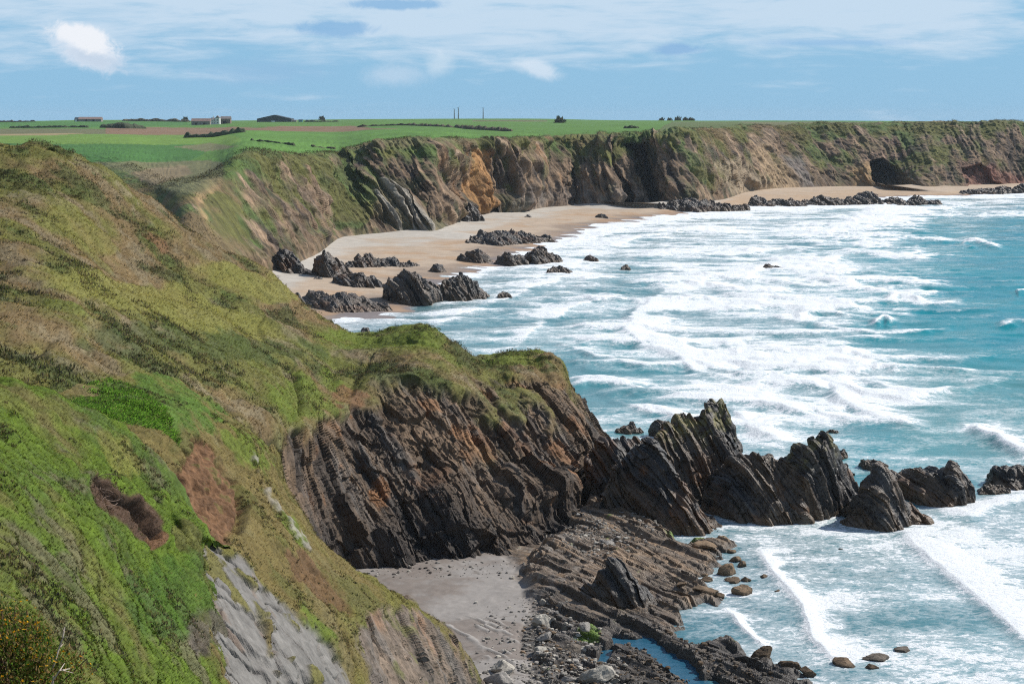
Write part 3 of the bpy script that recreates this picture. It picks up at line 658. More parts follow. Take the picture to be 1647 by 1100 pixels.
cF = mixc(cF, C(.29, .265, .22) * (1 + .2 * nF3)[..., None], slabF * slabS * .85); cF = mixc(cF, C(.10, .10, .05), slabF * (1 - slabS) * .6)
paint([(300, 292), (352, 288), (352, 305), (318, 330), (330, 350)], C(.30, .19, .10), 4, .6)
paint([(560, 232), (640, 222), (760, 224), (760, 234), (640, 236), (590, 245)], C(.17, .12, .07), 4, .5)
paint([(820, 302), (940, 300), (1060, 318), (1060, 335), (820, 345)], C(.17, .15, .135), 8, .45, 12)
# fields
GREEN1 = C(.066, .142, .022); GREEN2 = C(.100, .175, .026); GREEN3 = C(.04, .11, .02); FALLOW = C(.17, .105, .06); STRAW = C(.23, .18, .09); ROUGH = C(.10, .10, .045)
fieldm = ss(VF, 4.15, 4.5) * ss(pxF, 300, 420) + ss(VF, 3.3, 3.7) * (1 - ss(pxF, 300, 420)); fieldm = np.clip(fieldm, 0, 1)
cf = np.broadcast_to(GREEN1, PF.shape).copy(); 
def fpaint(poly, c, soft=.8):
    global cf
    m = ss(sdpoly(pxF, pyF * 4, [(x, y * 4) for x, y in poly]) + 1.4 * fbm(PF, 30, 3, 331), -soft, soft); cf = mixc(cf, c, m)
fpaint([(-400, 212), (330, 214), (400, 222), (360, 236), (-400, 240)], GREEN2)
fpaint([(-400, 232), (350, 232), (300, 262), (-400, 262)], GREEN3)
fpaint([(-400, 206), (130, 207), (230, 210), (240, 216), (-400, 220)], ROUGH)
fpaint([(-400, 215.5), (40, 216), (115, 214), (140, 215.5), (80, 219), (-400, 220)], STRAW)
fpaint([(170, 203), (330, 206), (560, 204), (640, 208), (560, 211), (330, 217), (170, 216)], FALLOW * .9)
fpaint([(150, 262), (300, 258), (360, 262), (360, 420), (100, 420), (100, 300)], ROUGH * 1.15, 4)
fpaint([(200, 280), (250, 270), (300, 268), (310, 280), (240, 300), (205, 300)], C(.16, .125, .07), 4)
fpaint([(280, 236), (340, 230), (385, 236), (330, 243)], ROUGH * 1.2)
fpaint([(380, 212), (600, 211), (760, 216), (620, 226), (560, 247), (400, 250)], GREEN1 * 1.1)
fpaint([(-400, 196), (300, 196), (320, 203), (-400, 206)], GREEN3 * 1.15)
fpaint([(760, 193.5), (880, 193.5), (880, 196), (760, 196)], ROUGH)
fpaint([(1080, 196), (1300, 196), (1660, 198), (1660, 206), (1240, 206), (1050, 214)], C(.075, .10, .03))
fpaint([(1190, 196), (1420, 197), (1400, 201), (1220, 203)], ROUGH * 1.05)
cf = cf * 1.18 * (1 + .10 * (vnoise(PF[..., 0] / 9 + PF[..., 1] / 70, 0, 0, 342) - .5) + .12 * fbm(PF, 60, 3, 332) + .1 * nF2)[..., None]
rim = ss(nF3 + nF2, -.1, .6) * np.exp(-((VF - 4.35) / .28) ** 2) * ss(pxF, 380, 430); cf = mixc(cf, G_BROWN * .9, rim * .8)
cF = lerp(cF, cf, fieldm[..., None])
icut = int(np.searchsorted(vF, 4.35))
grid_obj('far_cliff', PF[:, :icut + 1], M_FARROCK, cF[:, :icut + 1], smooth=False, kind='structure')
grid_obj('farmland', PF[:, icut:], M_FARTURF, cF[:, icut:], kind='structure')

# ---------------------------------------------------------------- far beach
BASE = [(385, 470), (440, 447), (500, 422), (545, 386), (600, 376), (720, 372), (760, 350), (830, 345), (900, 332), (1000, 333), (1130, 330), (1180, 313), (1300, 303), (1400, 300), (1490, 306), (1560, 304), (1700, 300), (1950, 300)]
SHORE = [(455, 545), (555, 512), (640, 494), (715, 457), (785, 428), (845, 404), (900, 386), (950, 367), (1010, 356), (1080, 345), (1160, 336), (1230, 331), (1330, 328), (1450, 317), (1540, 314), (1620, 312), (1720, 309), (1950, 309)]
bl = []
for (a, b), (c, d) in zip(BASE, SHORE):
    B = S(a, b, 2.4); Q = S(c, d, 0.0); dirv = (Q - B); dirv[2] = 0; L = np.linalg.norm(dirv); dirv /= L
    bl.append([B - dirv * 30 + np.array([0, 0, 2.5]), B, B + (Q - B) * .5 + np.array([0, 0, .15]), Q, Q + dirv * min(60, L) + np.array([0, 0, -2.5])])
PB, vB = build_loft(bl, 700, 160, segv=[.3, 1.2, 1.2, .6])
VB = np.broadcast_to(vB[None, :], PB.shape[:2])
PB[..., 2] += .10 * fbm(PB, 25, 3, 401) + .04 * fbm(PB, 5, 3, 402)
pxB, pyB = proj(PB)
cB = np.broadcast_to(C(.39, .305, .225), PB.shape).copy()
wn = fbm(PB, 18, 4, 403)
cB = mixc(cB, C(.42, .39, .345), ss(1.75 - VB + .5 * wn, 0, .5) * .9)
cB = mixc(cB, C(.22, .165, .125), ss(VB + .3 * wn, 2.3, 2.75) * .85)
cB = mixc(cB, C(.17, .15, .15), ss(VB + .12 * wn, 2.72, 2.95) * .9)
cB = mixc(cB, C(.36, .225, .125), ss(fbm(PB, 12, 3, 404), .1, .5) * .6 * ss(VB, 1.5, 2))
cB = mixc(cB, C(.40, .29, .19), ss(pxB, 1140, 1190) * .7 * (1 - ss(VB, 2.6, 2.9)))
cB = cB * (1 + .12 * fbm(PB, 3, 3, 405))[..., None]
grid_obj('beach', PB, M_SAND, cB, kind='structure')

# ---------------------------------------------------------------- cove sand and the rock shelf
XX, YY = np.meshgrid(np.linspace(-32, 40, 520), np.linspace(132, 236, 640), indexing='ij')
PS = np.stack([XX, YY, np.full_like(XX, .6)], -1); pxS, pyS = proj(PS)
nS = fbm(PS, 4, 4, 501); nS2 = fbm(PS, 1.0, 3, 502)
SANDP = [(480, 830), (600, 850), (700, 850), (800, 860), (850, 925), (872, 985), (852, 1030), (868, 1075), (900, 1130), (920, 1250), (620, 1250), (500, 1050)]
SHELFP = [(820, 940), (870, 900), (900, 860), (950, 815), (1010, 825), (1090, 858), (1165, 858), (1180, 872), (1148, 890), (1128, 925), (1160, 955), (1125, 980), (1098, 1008), (1120, 1022), (1160, 1032), (1200, 1045), (1290, 1078), (1310, 1095), (1290, 1200), (1400, 1300), (880, 1300), (900, 1130), (868, 1075), (852, 1030), (872, 985)]
sS = sdpoly(pxS, pyS, SANDP); sH = sdpoly(pxS, pyS, SHELFP)
sand = ss(sS + 10 * nS, -4, 22); shelf = ss(sH + 16 * nS + 5 * nS2, -24, 14)
pool = np.maximum(ss(sdpoly(pxS, pyS, [(985, 1022), (1045, 1022), (1072, 1040), (1112, 1062), (1125, 1086), (1100, 1084), (1060, 1058), (1040, 1036), (990, 1030)]) + 5 * nS2, -9, 0),
                  np.maximum(ss(sdpoly(pxS, pyS, [(1090, 975), (1140, 962), (1175, 1000), (1150, 1020), (1110, 1010)]) + 6 * nS, -6, 4), ss(sdpoly(pxS, pyS, [(1108, 1088), (1150, 1085), (1160, 1100), (1125, 1110)]) + 5 * nS2, -9, 0)))
pool = np.maximum(pool, ss(sdpoly(pxS, pyS, [(968, 1040), (985, 1035), (978, 1056), (962, 1060)]) + 3 * nS2, -5, 1))
rs, sS_ = strata(PS, .62, 1.5, .6, 511, along=9, ns=NSHELF)
rise = ss(pxS, 1150, 900) * ss(1010 - pyS, 0, 120)
zS = -1.3 + 1.75 * np.maximum(sand, 0) + shelf * (1.95 + 1.3 * rise) * (1 - sand) + shelf * (1 - sand) * (rs * .8 + .9 * (blocks(PS, .7, 3.0, 518, NSHELF) - .5) + .22 * nS + .10 * nS2 + .25 * (vnoise(sS_ / .32, PS @ TS / 3.0, 0, 512, .5) - .5)) 
zS += sand * (.12 * nS + .03 * nS2) * (1 - shelf)
cove_ = ss(sdpoly(pxS, pyS, [(480, 830), (800, 850), (900, 840), (960, 900), (930, 1000), (905, 1200), (600, 1250)]) + 8 * nS, -6, 14)
zS = np.maximum(zS, lerp(-1.3, .35 + .15 * nS + .12 * nS2, cove_))
zS -= pool * 1.6 * (1 - sand)
zS += .8 * ss(sH, -40, 10) * (1 - shelf) * (1 - sand) * (.5 + .8 * nS)
ledge_s = sand * ss(vnoise(sS_ / .38, PS @ np.array([.58, -.81, 0]) / 2.5, 0, 514, .4), .68, .80) * ss(sdpoly(pxS, pyS, [(700, 1000), (820, 985), (900, 1010), (1000, 1090), (900, 1130), (790, 1060)]) + 25 * nS, 0, 14)
zS += ledge_s * .16
PS[..., 2] = zS
cS = np.broadcast_to(C(.13, .095, .065), PS.shape).copy()
cS = mixc(cS, C(.22, .145, .085), ss(vnoise(sS_ / .5, PS @ TS / 5, 0, 515, .2) + .4 * nS, .5, .8) * .8)
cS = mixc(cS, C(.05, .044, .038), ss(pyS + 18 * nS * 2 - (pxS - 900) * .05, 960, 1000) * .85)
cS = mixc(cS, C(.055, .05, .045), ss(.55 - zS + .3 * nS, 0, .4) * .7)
cS = mixc(cS, C(.20, .18, .16), ss(nS2 + .4 * nS, .25, .6) * .5 * (1 - ss(pxS, 900, 1000)))
cS = mixc(cS, C(.10, .16, .02), ss(blob(pxS, pyS, 945, 1027, 26, 13) + blob(pxS, pyS, 1110, 862, 50, 6) + .5 * nS2, .35, .7) * .9)
cSand = mixc(np.broadcast_to(C(.255, .235, .218), PS.shape).copy(), C(.17, .14, .12), ss(fbm(PS * np.array([.6, 1, 1]), 7, 4, 517) + .2 * nS2, .0, .45) * .75)
cSand = mixc(cSand, C(.30, .28, .26), ledge_s); cSand = mixc(cSand, C(.13, .11, .095), .8 * ss(.05 - np.abs(fbm(PS * np.array([.5, 1, 1]), 6, 3, 519)), 0, .05) * ss(nS2, -.3, .3))
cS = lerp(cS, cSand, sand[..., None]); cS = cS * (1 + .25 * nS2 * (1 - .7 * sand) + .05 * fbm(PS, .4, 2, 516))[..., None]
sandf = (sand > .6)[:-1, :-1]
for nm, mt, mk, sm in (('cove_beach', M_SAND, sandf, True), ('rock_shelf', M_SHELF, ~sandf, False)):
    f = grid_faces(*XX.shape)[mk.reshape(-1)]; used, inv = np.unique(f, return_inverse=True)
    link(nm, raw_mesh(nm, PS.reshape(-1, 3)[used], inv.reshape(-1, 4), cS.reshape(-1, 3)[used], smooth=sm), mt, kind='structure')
# deep ground under everything
gxx = np.concatenate([np.linspace(-4000, -300, 8), np.linspace(-200, 300, 40), np.linspace(400, 5000, 10)]); gyy = np.concatenate([np.linspace(-300, 600, 50), np.linspace(700, 7600, 12)])
SB = np.stack(np.meshgrid(gxx, gyy, indexing='ij') + [np.zeros((len(gxx), len(gyy)))], -1); SB[..., 2] = -6
grid_obj('seabed', SB, M_SAND, np.broadcast_to(C(.2, .18, .15), SB.shape), kind='structure')

# ================================================================== SEA
aa = np.concatenate([np.linspace(-.7, -.15, 24)[:-1], np.linspace(-.15, .34, 800), np.linspace(.34, .95, 40)[1:]])
yy_ = np.concatenate([[60, 90, 115], np.geomspace(132, 1500, 860), [1800, 2500, 3500, 5000, 7500]])
A_, Y_ = np.meshgrid(aa, yy_, indexing='ij')
PW = np.stack([A_ * Y_, Y_, np.zeros_like(Y_)], -1); pxW, pyW = proj(PW)
def idw(pts, X, Y, ysc=1.6, p=2.2):
    num = 0; den = 0
    for x, y, *v in pts:
        w_ = 1.0 / (((X - x) ** 2 + ((Y - y) * ysc) ** 2) + 900.0) ** (p / 2 * 1.3)
        num = num + w_[..., None] * np.array(v, float); den = den + w_
    return num / den[..., None]
# (px, py, foam cover, turquoise 0..1, silt 0..1)
DM = [(600, 520, .45, .25, .8), (700, 500, .42, .3, .5), (800, 450, .50, .4, .4), (800, 520, .40, .45, .3), (900, 430, .62, .4, .3), (960, 390, .72, .4, .3), (900, 520, .50, .45, .2), (1000, 470, .42, .45, .2), (950, 570, .33, .6, .1), (970, 630, .38, .6, .1),
      (1040, 650, .45, .6, .1), (1100, 380, .72, .4, .1), (1150, 350, .62, .4, .2), (1250, 345, .66, .4, .1), (1200, 400, .72, .45, .1), (1130, 470, .68, .4, .1), (1150, 540, .70, .4, .1), (1250, 480, .56, .5, 0), (1250, 560, .62, .45, 0), (1180, 640, .58, .5, 0), (1300, 420, .48, .6, 0),
      (1380, 345, .66, .5, 0), (1450, 330, .70, .4, 0), (1600, 325, .70, .4, 0), (1560, 345, .55, .6, 0), (1500, 380, .12, .95, 0), (1620, 380, .10, 1, 0), (1440, 410, .28, .9, 0), (1560, 440, .02, 1, 0), (1640, 480, .02, 1, 0), (1500, 520, .12, .95, 0), (1620, 560, .10, .95, 0), (1420, 540, .32, .8, 0),
      (1350, 600, .70, .4, 0), (1450, 650, .55, .5, 0), (1300, 680, .58, .5, 0), (1560, 610, .28, .85, 0), (1620, 640, .30, .8, 0), (1500, 710, .22, .8, 0), (1420, 720, .30, .7, 0), (1620, 720, .40, .6, 0),
      (1600, 820, .60, .4, .1), (1520, 860, .66, .35, .1), (1400, 880, .60, .45, .1), (1250, 870, .56, .3, .4), (1200, 900, .48, .25, .5), (1350, 960, .62, .4, .1), (1450, 960, .60, .45, .1), (1600, 920, .62, .4, 0), (1560, 1060, .58, .45, .1), (1400, 1040, .60, .4, .2), (1250, 1010, .60, .3, .3), (1180, 960, .52, .2, .7), (1120, 1000, .46, .2, .7), (1200, 1060, .54, .2, .5), (1330, 1090, .50, .3, .4), (1630, 1090, .58, .45, .1), (1060, 1040, -.5, .1, .9), (1000, 1030, -.5, .1, .9), (1110, 1075, -.5, .1, .9)]
dm = idw(DM, pxW, pyW)
dens, tq, silt = dm[..., 0], dm[..., 1], dm[..., 2]
# foam in rolls and streaks: crests lie roughly across the wind
rollx = PW * np.array([1 / 46., 1 / 15., 1]); roll = 1 - np.abs(fbm(rollx + .25 * fbm(PW, 60, 2, 601)[..., None], 1.0, 4, 602, gain=.55)) * 1.7
str1 = fbm(PW * np.array([1 / 14., 1 / 6., 1]), 1.0, 5, 603, gain=.6); str2 = fbm(PW * np.array([1 / 4., 1 / 2.2, 1]), 1.0, 4, 604, gain=.6)
near = ss(420 - Y_, 0, 200); close = ss(pyW, 780, 880)
dens = dens - .09 + (roll - .55) * .40 * (1 - .55 * close) + str1 * .26 * (1 - .4 * close) + str2 * .16
zW = .28 * fbm(PW * np.array([1 / 30., 1 / 9., 1]), 1.0, 3, 605) + .16 * fbm(PW, 4.5, 3, 606) + .5 * (roll - .5) * ss(Y_, 230, 330)
CREST = [([(1085, 450), (1042, 490), (1003, 530), (1032, 556), (1088, 575), (1112, 596), (1185, 612)], 5, 70, .55, 1.0), ([(836, 552), (868, 522), (930, 492), (965, 478)], 4, 50, .40, .5), ([(695, 528), (730, 510), (795, 498)], 4, 40, .4, .3), ([(760, 497), (840, 470), (900, 448), (980, 440)], 4, 45, .4, .5),
         ([(1306, 447), (1345, 456), (1400, 452), (1455, 456), (1535, 463)], 4, 24, .75, 1.3), ([(1278, 520), (1300, 506), (1345, 500), (1400, 497)], 4, 28, .5, 1.2), ([(1418, 490), (1440, 478), (1462, 482), (1485, 489)], 4, 14, .8, 1.6), ([(1403, 526), (1424, 516), (1442, 523)], 4, 12, .85, 1.6), ([(1550, 396), (1570, 390), (1608, 400)], 3, 12, .85, 1.6), ([(1595, 523), (1640, 518), (1700, 521)], 3, 9, .6, 1.0), ([(1634, 473), (1650, 470)], 3, 8, .8, 1.0),
         ([(1178, 575), (1240, 588), (1330, 578), (1420, 592)], 5, 40, .5, 1.0), ([(1336, 612), (1350, 650), (1420, 680), (1500, 692)], 5, 60, .5, 1.0), ([(1558, 690), (1580, 700), (1640, 728), (1700, 745)], 5, 30, .75, 1.2), ([(1020, 655), (1060, 664), (1110, 690)], 5, 30, .5, .8), ([(1180, 660), (1200, 690), (1270, 715)], 5, 40, .45, .7),
         ([(1222, 880), (1243, 920), (1292, 975), (1308, 1030), (1345, 1065)], 6, 34, .62, .7), ([(1170, 980), (1200, 1015), (1230, 1040)], 4, 14, .6, .4), ([(1452, 850), (1492, 900), (1560, 952), (1622, 1005), (1680, 1050)], 6, 90, .55, .9), ([(1330, 830), (1350, 822), (1378, 826)], 5, 20, .7, .5), ([(1480, 818), (1560, 828), (1640, 806), (1700, 800)], 6, 40, .4, .5),
         ([(950, 400), (1030, 382), (1120, 372), (1220, 378)], 3, 18, .45, .8), ([(990, 420), (1080, 408), (1180, 412), (1260, 400)], 3, 16, .45, .9), ([(1040, 358), (1130, 350), (1240, 352)], 3, 12, .4, .6), ([(1250, 372), (1330, 364), (1420, 366)], 3, 12, .5, .9), ([(1190, 440), (1260, 424), (1330, 430)], 3, 16, .45, .9), ([(1360, 375), (1420, 368), (1520, 374)], 3, 9, .55, .9), ([(1480, 350), (1560, 346), (1700, 350)], 3, 9, .5, .8), ([(1040, 460), (1100, 452), (1140, 462)], 3, 14, .45, .9), ([(1280, 338), (1400, 330), (1500, 336)], 3, 8, .45, .6), ([(880, 405), (960, 378), (1060, 352), (1150, 340)], 3, 12, .4, .3)]
dens = .5 + (dens - .5) * .85 - .05 * ss(Y_, 250, 350)
rc_ = np.random.default_rng(77)
for k in range(110):      # lesser breakers all over the surf
    y0 = 330 + 330 * rc_.random() ** 1.3; x0 = rc_.uniform(max(900, 1500 - 3.2 * (y0 - 300)) if y0 < 420 else 880, 1430 - .15 * (y0 - 330)); L_ = rc_.uniform(60, 230) * (.6 + (y0 - 300) / 420)
    sl = rc_.normal(.04, .05); bow = rc_.uniform(-.06, .10) * L_ * (y0 - 250) / 250
    CREST.append(([(x0 + L_ * q, y0 + sl * L_ * q + bow * 4 * q * (1 - q)) for q in (0, .25, .5, .75, 1)], 2.2 + (y0 - 320) / 160, 7 + (y0 - 320) / 14, rc_.uniform(.3, .7), rc_.uniform(.5, 1.1)))
vis = (pxW > 350) & (pxW < 1900) & (pyW > 290) & (pyW < 1200)
X_, Yv_ = pxW[vis], pyW[vis]; add = np.zeros(X_.shape); addz = np.zeros(X_.shape)
wob = fbm(PW[vis], 9, 3, 610); wob2 = fbm(PW[vis], 2.5, 3, 611)
for pts, wf, wt, amp, zh in CREST:
    sel = (X_ > min(p[0] for p in pts) - 120) & (X_ < max(p[0] for p in pts) + 160) & (Yv_ > min(p[1] for p in pts) - 90) & (Yv_ < max(p[1] for p in pts) + 40)
    xs, ys = X_[sel], Yv_[sel]
    d_, side, T_ = sdline(xs + 7 * wob[sel], ys + 3.0 * wob[sel] + 1.5 * wob2[sel], pts, 2.0)
    up = side < 0
    flip_ = pts[0][1] < pts[-1][1] and (pts[-1][1] - pts[0][1]) > .5 * abs(pts[-1][0] - pts[0][0])   # fronts running down the picture break to the left
    endf = np.minimum(1, 4.0 * np.minimum(T_, 1 - T_) + .25)
    wl = np.where(up, wt * (.75 + .5 * wob2[sel]), wf)
    g = np.exp(-(d_ / np.maximum(wl, 1.5)) ** 1.3) * endf
    add[sel] = np.maximum(add[sel], g * amp * 1.15); addz[sel] = np.maximum(addz[sel], np.exp(-(d_ / np.where(up, wt * .7, wf * 2.4)) ** 2) * zh * endf)
dens[vis] += add; zW[vis] += addz * .9
# surf on the sand and round the rocks
shore_d, shore_s, _ = sdline(pxW, pyW, SHORE[1:], 2.0)
dens += .35 * np.exp(-(np.maximum(0, shore_d - 4 + 8 * str1) / 14) ** 2) * (pyW < 520) * (pyW > 300)
quiet = ss(sdpoly(pxW, pyW, [(950, 985), (1040, 1000), (1080, 1030), (1118, 1060), (1140, 1100), (1100, 1120), (950, 1110)]), -8, 6)
dens -= quiet * .6; zW *= (1 - .97 * quiet); zW *= lerp(1, .5, close)
PW[..., 2] = np.where(Y_ > 1500, 0, zW)
deep = C(.004, .15, .21); turq = C(.003, .218, .258); grey = C(.072, .200, .228); siltc = C(.19, .175, .175)
cW = np.broadcast_to(grey, PW.shape).copy()
tt = np.clip(tq + .22 * str1 + .12 * roll - .06, 0, 1)
cW = mixc(cW, turq, ss(tt, .25, .95)); cW = mixc(cW, deep, ss(tt, .75, 1.1) * ss(fbm(PW, 35, 3, 612), -.2, .5) * .6)
cW = mixc(cW, C(.10, .24, .24), ss(pxW, 1400, 1500) * ss(pyW, 560, 620) * (1 - ss(pyW, 700, 800)) * .6)
cW = mixc(cW, siltc, silt * .8 * np.exp(-np.maximum(shore_d - 5, 0) / 45)); cW = mixc(cW, C(.02, .09, .15), quiet * .9 + .5 * silt * close)
def mat_sea():
    m = bpy.data.materials.new('sea_water'); m.use_nodes = True; t = NT(m.node_tree)
    pos = t.n('ShaderNodeNewGeometry').outputs['Position']
    c = t.n('ShaderNodeAttribute', attribute_name='Col').outputs['Color']; f = t.n('ShaderNodeAttribute', attribute_name='foam').outputs['Fac']
    v1_ = t.mapping(pos, (.7, 1.0, 1.0)); a = t.noise(v1_, 1.5, 6.0, .72, .8); b = t.noise(v1_, .30, 4.0, .6, .6)
    lace = t.math('ABSOLUTE', t.math('SUBTRACT', t.noise(v1_, .75, 4.0, .6, 1.2), .5)); lace = t.mapr(lace, 0.0, .16, 1.0, 0.0, smooth=False)
    n = t.math('ADD', t.math('ADD', t.math('MULTIPLY', a, .85), t.math('MULTIPLY', b, .5)), t.math('MULTIPLY', lace, .16))   # ~.72 mean
    q = t.math('ADD', f, t.math('MULTIPLY', t.math('SUBTRACT', n, .74), 1.15))
    foam = t.mapr(q, .475, .69); thin = t.math('MULTIPLY', t.mapr(q, .18, .58), .42); fo = t.math('MAXIMUM', foam, thin)
    wn_ = t.noise(t.mapping(pos, (.6, 1, 1)), .9, 5.0, .6, .3)
    bp = t.n('ShaderNodeBump', ins={'Strength': .55, 'Distance': .35, 'Height': wn_}).outputs[0]
    wat = t.n('ShaderNodeBsdfPrincipled', ins={'Base Color': c, 'Roughness': .16, 'IOR': 1.33, 'Normal': bp, 'Specular IOR Level': .3})
    bp2 = t.n('ShaderNodeBump', ins={'Strength': .8, 'Distance': .35, 'Height': q}).outputs[0]
    wh = t.n('ShaderNodeBsdfPrincipled', ins={'Base Color': (.74, .77, .79, 1), 'Roughness': .9, 'Normal': bp2, 'Specular IOR Level': .1})
    mx = t.n('ShaderNodeMixShader', ins={0: fo, 1: wat.outputs[0], 2: wh.outputs[0]})
    t.link(mx.outputs[0], t.n('ShaderNodeOutputMaterial').inputs[0]); return m
M_SEA = mat_sea()
grid_obj('sea', PW, M_SEA, cW, {'foam': dens}, kind='structure')

# ================================================================== ROCKS IN AND BY THE SEA
def rock_shape(sil, foot, thick, seed, amp=.9, period=1.1, res=1.3, tone=1.0, lichen=0.0, jag=1.0, zb=0.0, lean=.5):
    sil = np.array(sil, float); foot = np.array(foot, float)
    m = max(8, min(26, int((sil[-1, 0] - sil[0, 0]) / 8)))
    def rs(a):
        L = np.concatenate([[0], np.cumsum(np.hypot(*np.diff(a, axis=0).T))]); L /= L[-1]; q = np.linspace(0, 1, m)
        return np.interp(q, L, a[:, 0]), np.interp(q, L, a[:, 1])
    sx_, sy_ = rs(sil); fx_, fy_ = rs(foot); ctrl = []
    for i in range(m):
        e = math.sin(math.pi * (i + .35) / (m - .3)) ** .5; f0 = S(fx_[i], fy_[i], zb)
        r = W(sx_[i], sy_[i], f0[1] + thick * lean * e)
        if r[2] < zb + .25: r[2] = zb + .25
        h = r[2] - zb
        mid = f0 + (r - f0) * .5; mid[1] -= thick * .10 * e; mid[2] += h * .06
        b = np.array([r[0], r[1] + thick * .35 * e, zb + h * .45]); bf = np.array([r[0], r[1] + thick * .7 * e + .2, zb - .2])
        ctrl.append([f0 + [0, -1, -2.2], f0 + [0, -.1, -.1], mid, r, b, bf, bf + [0, 1, -2.5]])
    c0 = [np.array([ctrl[0][3][0] - thick * .06, p[1], min(p[2], zb) - 1.2]) for p in ctrl[0]]; c1__ = [np.array([ctrl[-1][3][0] + thick * .06, p[1], min(p[2], zb) - 1.2]) for p in ctrl[-1]]
    ctrl = [c0] + ctrl + [c1__]
    wpx = sil[-1, 0] - sil[0, 0]; hpx = max(foot[:, 1].max() - sil[:, 1].min(), 14)
    nu = int(np.clip(wpx * res, 26, 330)); nv = int(np.clip(hpx * res * 1.7, 26, 300))
    P, v = build_loft(ctrl, nu, nv, segv=[.3, 1.3, 1.3, .7, .7, .2]); N = outward(P)
    size = min(thick, max(1.0, (P[..., 2].max() - zb) * 1.2))
    V = np.broadcast_to(v[None, :], P.shape[:2])
    a1, s_ = strata(P, amp, period, .5, seed, along=period * 5); a2, _ = strata(P, amp, period * 3.2, .5, seed + 5, along=period * 9)
    d = .8 * a1 + .8 * a2 + amp * .8 * fbm(P, size * .5, 3, seed + 7) + amp * .3 * fbm(P, size * .13, 3, seed + 8) + amp * 2.0 * (blocks(P, period * 1.1, period * 3.2, seed + 11) - .5) + amp * 1.0 * (blocks(P, period * .45, period * 1.6, seed + 12) - .5)
    P = P + N * d[..., None] * .8
    jg = np.exp(-((V - 3.0) / .55) ** 2) * (vnoise(s_ / (period * .9), V * 0, V * 0, seed + 9, .5) - .35) * amp * 1.5 * jag
    P[..., 2] += jg
    c = rock_colour(P, s_, seed + 20, .75) * .50 * tone
    wet = ss(zb + 1.5 + .8 * fbm(P, 2, 2, seed + 30) - P[..., 2], 0, 1.2); c = mixc(c, C(.125, .085, .05) * tone, wet * .55)
    if lichen: c = mixc(c, C(.20, .17, .05), ss(V * 0 + P[..., 2] - (P[..., 2].max() * .55) + 1.5 * fbm(P, 1.5, 3, seed + 31), 0, 3) * lichen * ss(fbm(P, .9, 3, seed + 32), -.3, .4))
    return P, c
def sea_rock(name, label, cat, sil, foot, thick, seed, group=None, mat=None, **kw):
    P, c = rock_shape(sil, foot, thick, seed, **kw)
    return grid_obj(name, P, mat or M_WETROCK, c, smooth=False, label=label, cat=cat, group=group)

# the broken ridge running out from the headland
sea_rock('sea_stack', 'tallest dark rock stack with a hooked lichen topped peak standing beyond the cove', 'sea stack',
         [(1040, 735), (1062, 700), (1068, 690), (1088, 668), (1112, 664), (1128, 660), (1131, 648), (1141, 639), (1160, 652), (1173, 672), (1178, 700), (1184, 725), (1210, 745)],
         [(1040, 822), (1090, 812), (1140, 806), (1190, 800), (1215, 806)], 11, 710, amp=.75, lichen=.75)
sea_rock('sea_rock', 'dark sharp finned rock in front of the tallest stack, beside the shelf', 'rock',
         [(985, 768), (1000, 752), (1020, 735), (1036, 724), (1050, 715), (1066, 742), (1090, 775), (1112, 800), (1135, 825), (1165, 846)],
         [(955, 840), (1000, 842), (1050, 856), (1100, 863), (1165, 852)], 10, 720, amp=.7)
sea_rock('sea_rock', 'black blocky rock wedged between the headland end and the finned rock', 'rock',
         [(945, 735), (965, 712), (985, 716), (1012, 711), (1035, 709), (1058, 722), (1075, 740), (1085, 765)],
         [(948, 822), (990, 830), (1040, 826), (1085, 818)], 13, 730, amp=.8)
sea_rock('sea_rock', 'long dark rock with slanting beds, running from the tallest stack towards the open sea', 'rock',
         [(1128, 800), (1140, 765), (1165, 742), (1195, 735), (1228, 742), (1248, 760), (1270, 790), (1295, 815)],
         [(1130, 822), (1180, 838), (1240, 846), (1300, 842)], 11, 740, amp=.7)
sea_rock('sea_rock', 'big ribbed rock with a pointed ochre crest, right of the long slanting rock', 'rock',
         [(1228, 745), (1258, 731), (1290, 716), (1318, 703), (1338, 699), (1346, 716), (1352, 745), (1366, 765), (1378, 788), (1386, 806)],
         [(1240, 832), (1290, 842), (1335, 832), (1386, 822)], 11, 750, amp=.75, lichen=.5)
sea_rock('sea_rock', 'pyramid shaped brown black rock with surf breaking along its foot', 'rock',
         [(1358, 838), (1376, 800), (1390, 776), (1412, 759), (1432, 772), (1440, 795), (1460, 812), (1490, 838)],
         [(1358, 845), (1420, 855), (1462, 851), (1492, 841)], 9, 760, amp=.65)
sea_rock('sea_rock', 'broad rounded dark rock with a notched top, out beyond the pyramid shaped rock', 'rock',
         [(1428, 772), (1446, 760), (1475, 756), (1502, 755), (1520, 760), (1530, 749), (1546, 764), (1564, 780)],
         [(1432, 800), (1480, 814), (1530, 820), (1566, 813)], 10, 770, amp=.65)
sea_rock('sea_rock', 'dark rock cut by the right edge of the view, with surf round it', 'rock',
         [(1588, 772), (1600, 756), (1626, 750), (1652, 755), (1680, 768), (1700, 780)], [(1588, 782), (1630, 789), (1700, 792)], 7, 780, amp=.5)
sea_rock('sea_rock', 'black spiky rock with brown beds sitting on the shelf above the sandy cove', 'rock',
         [(926, 962), (940, 945), (958, 926), (978, 909), (992, 907), (1008, 922), (1024, 938), (1042, 950), (1062, 966)],
         [(928, 972), (980, 978), (1030, 976), (1064, 972)], 6, 790, amp=.5, zb=.6, tone=.85)
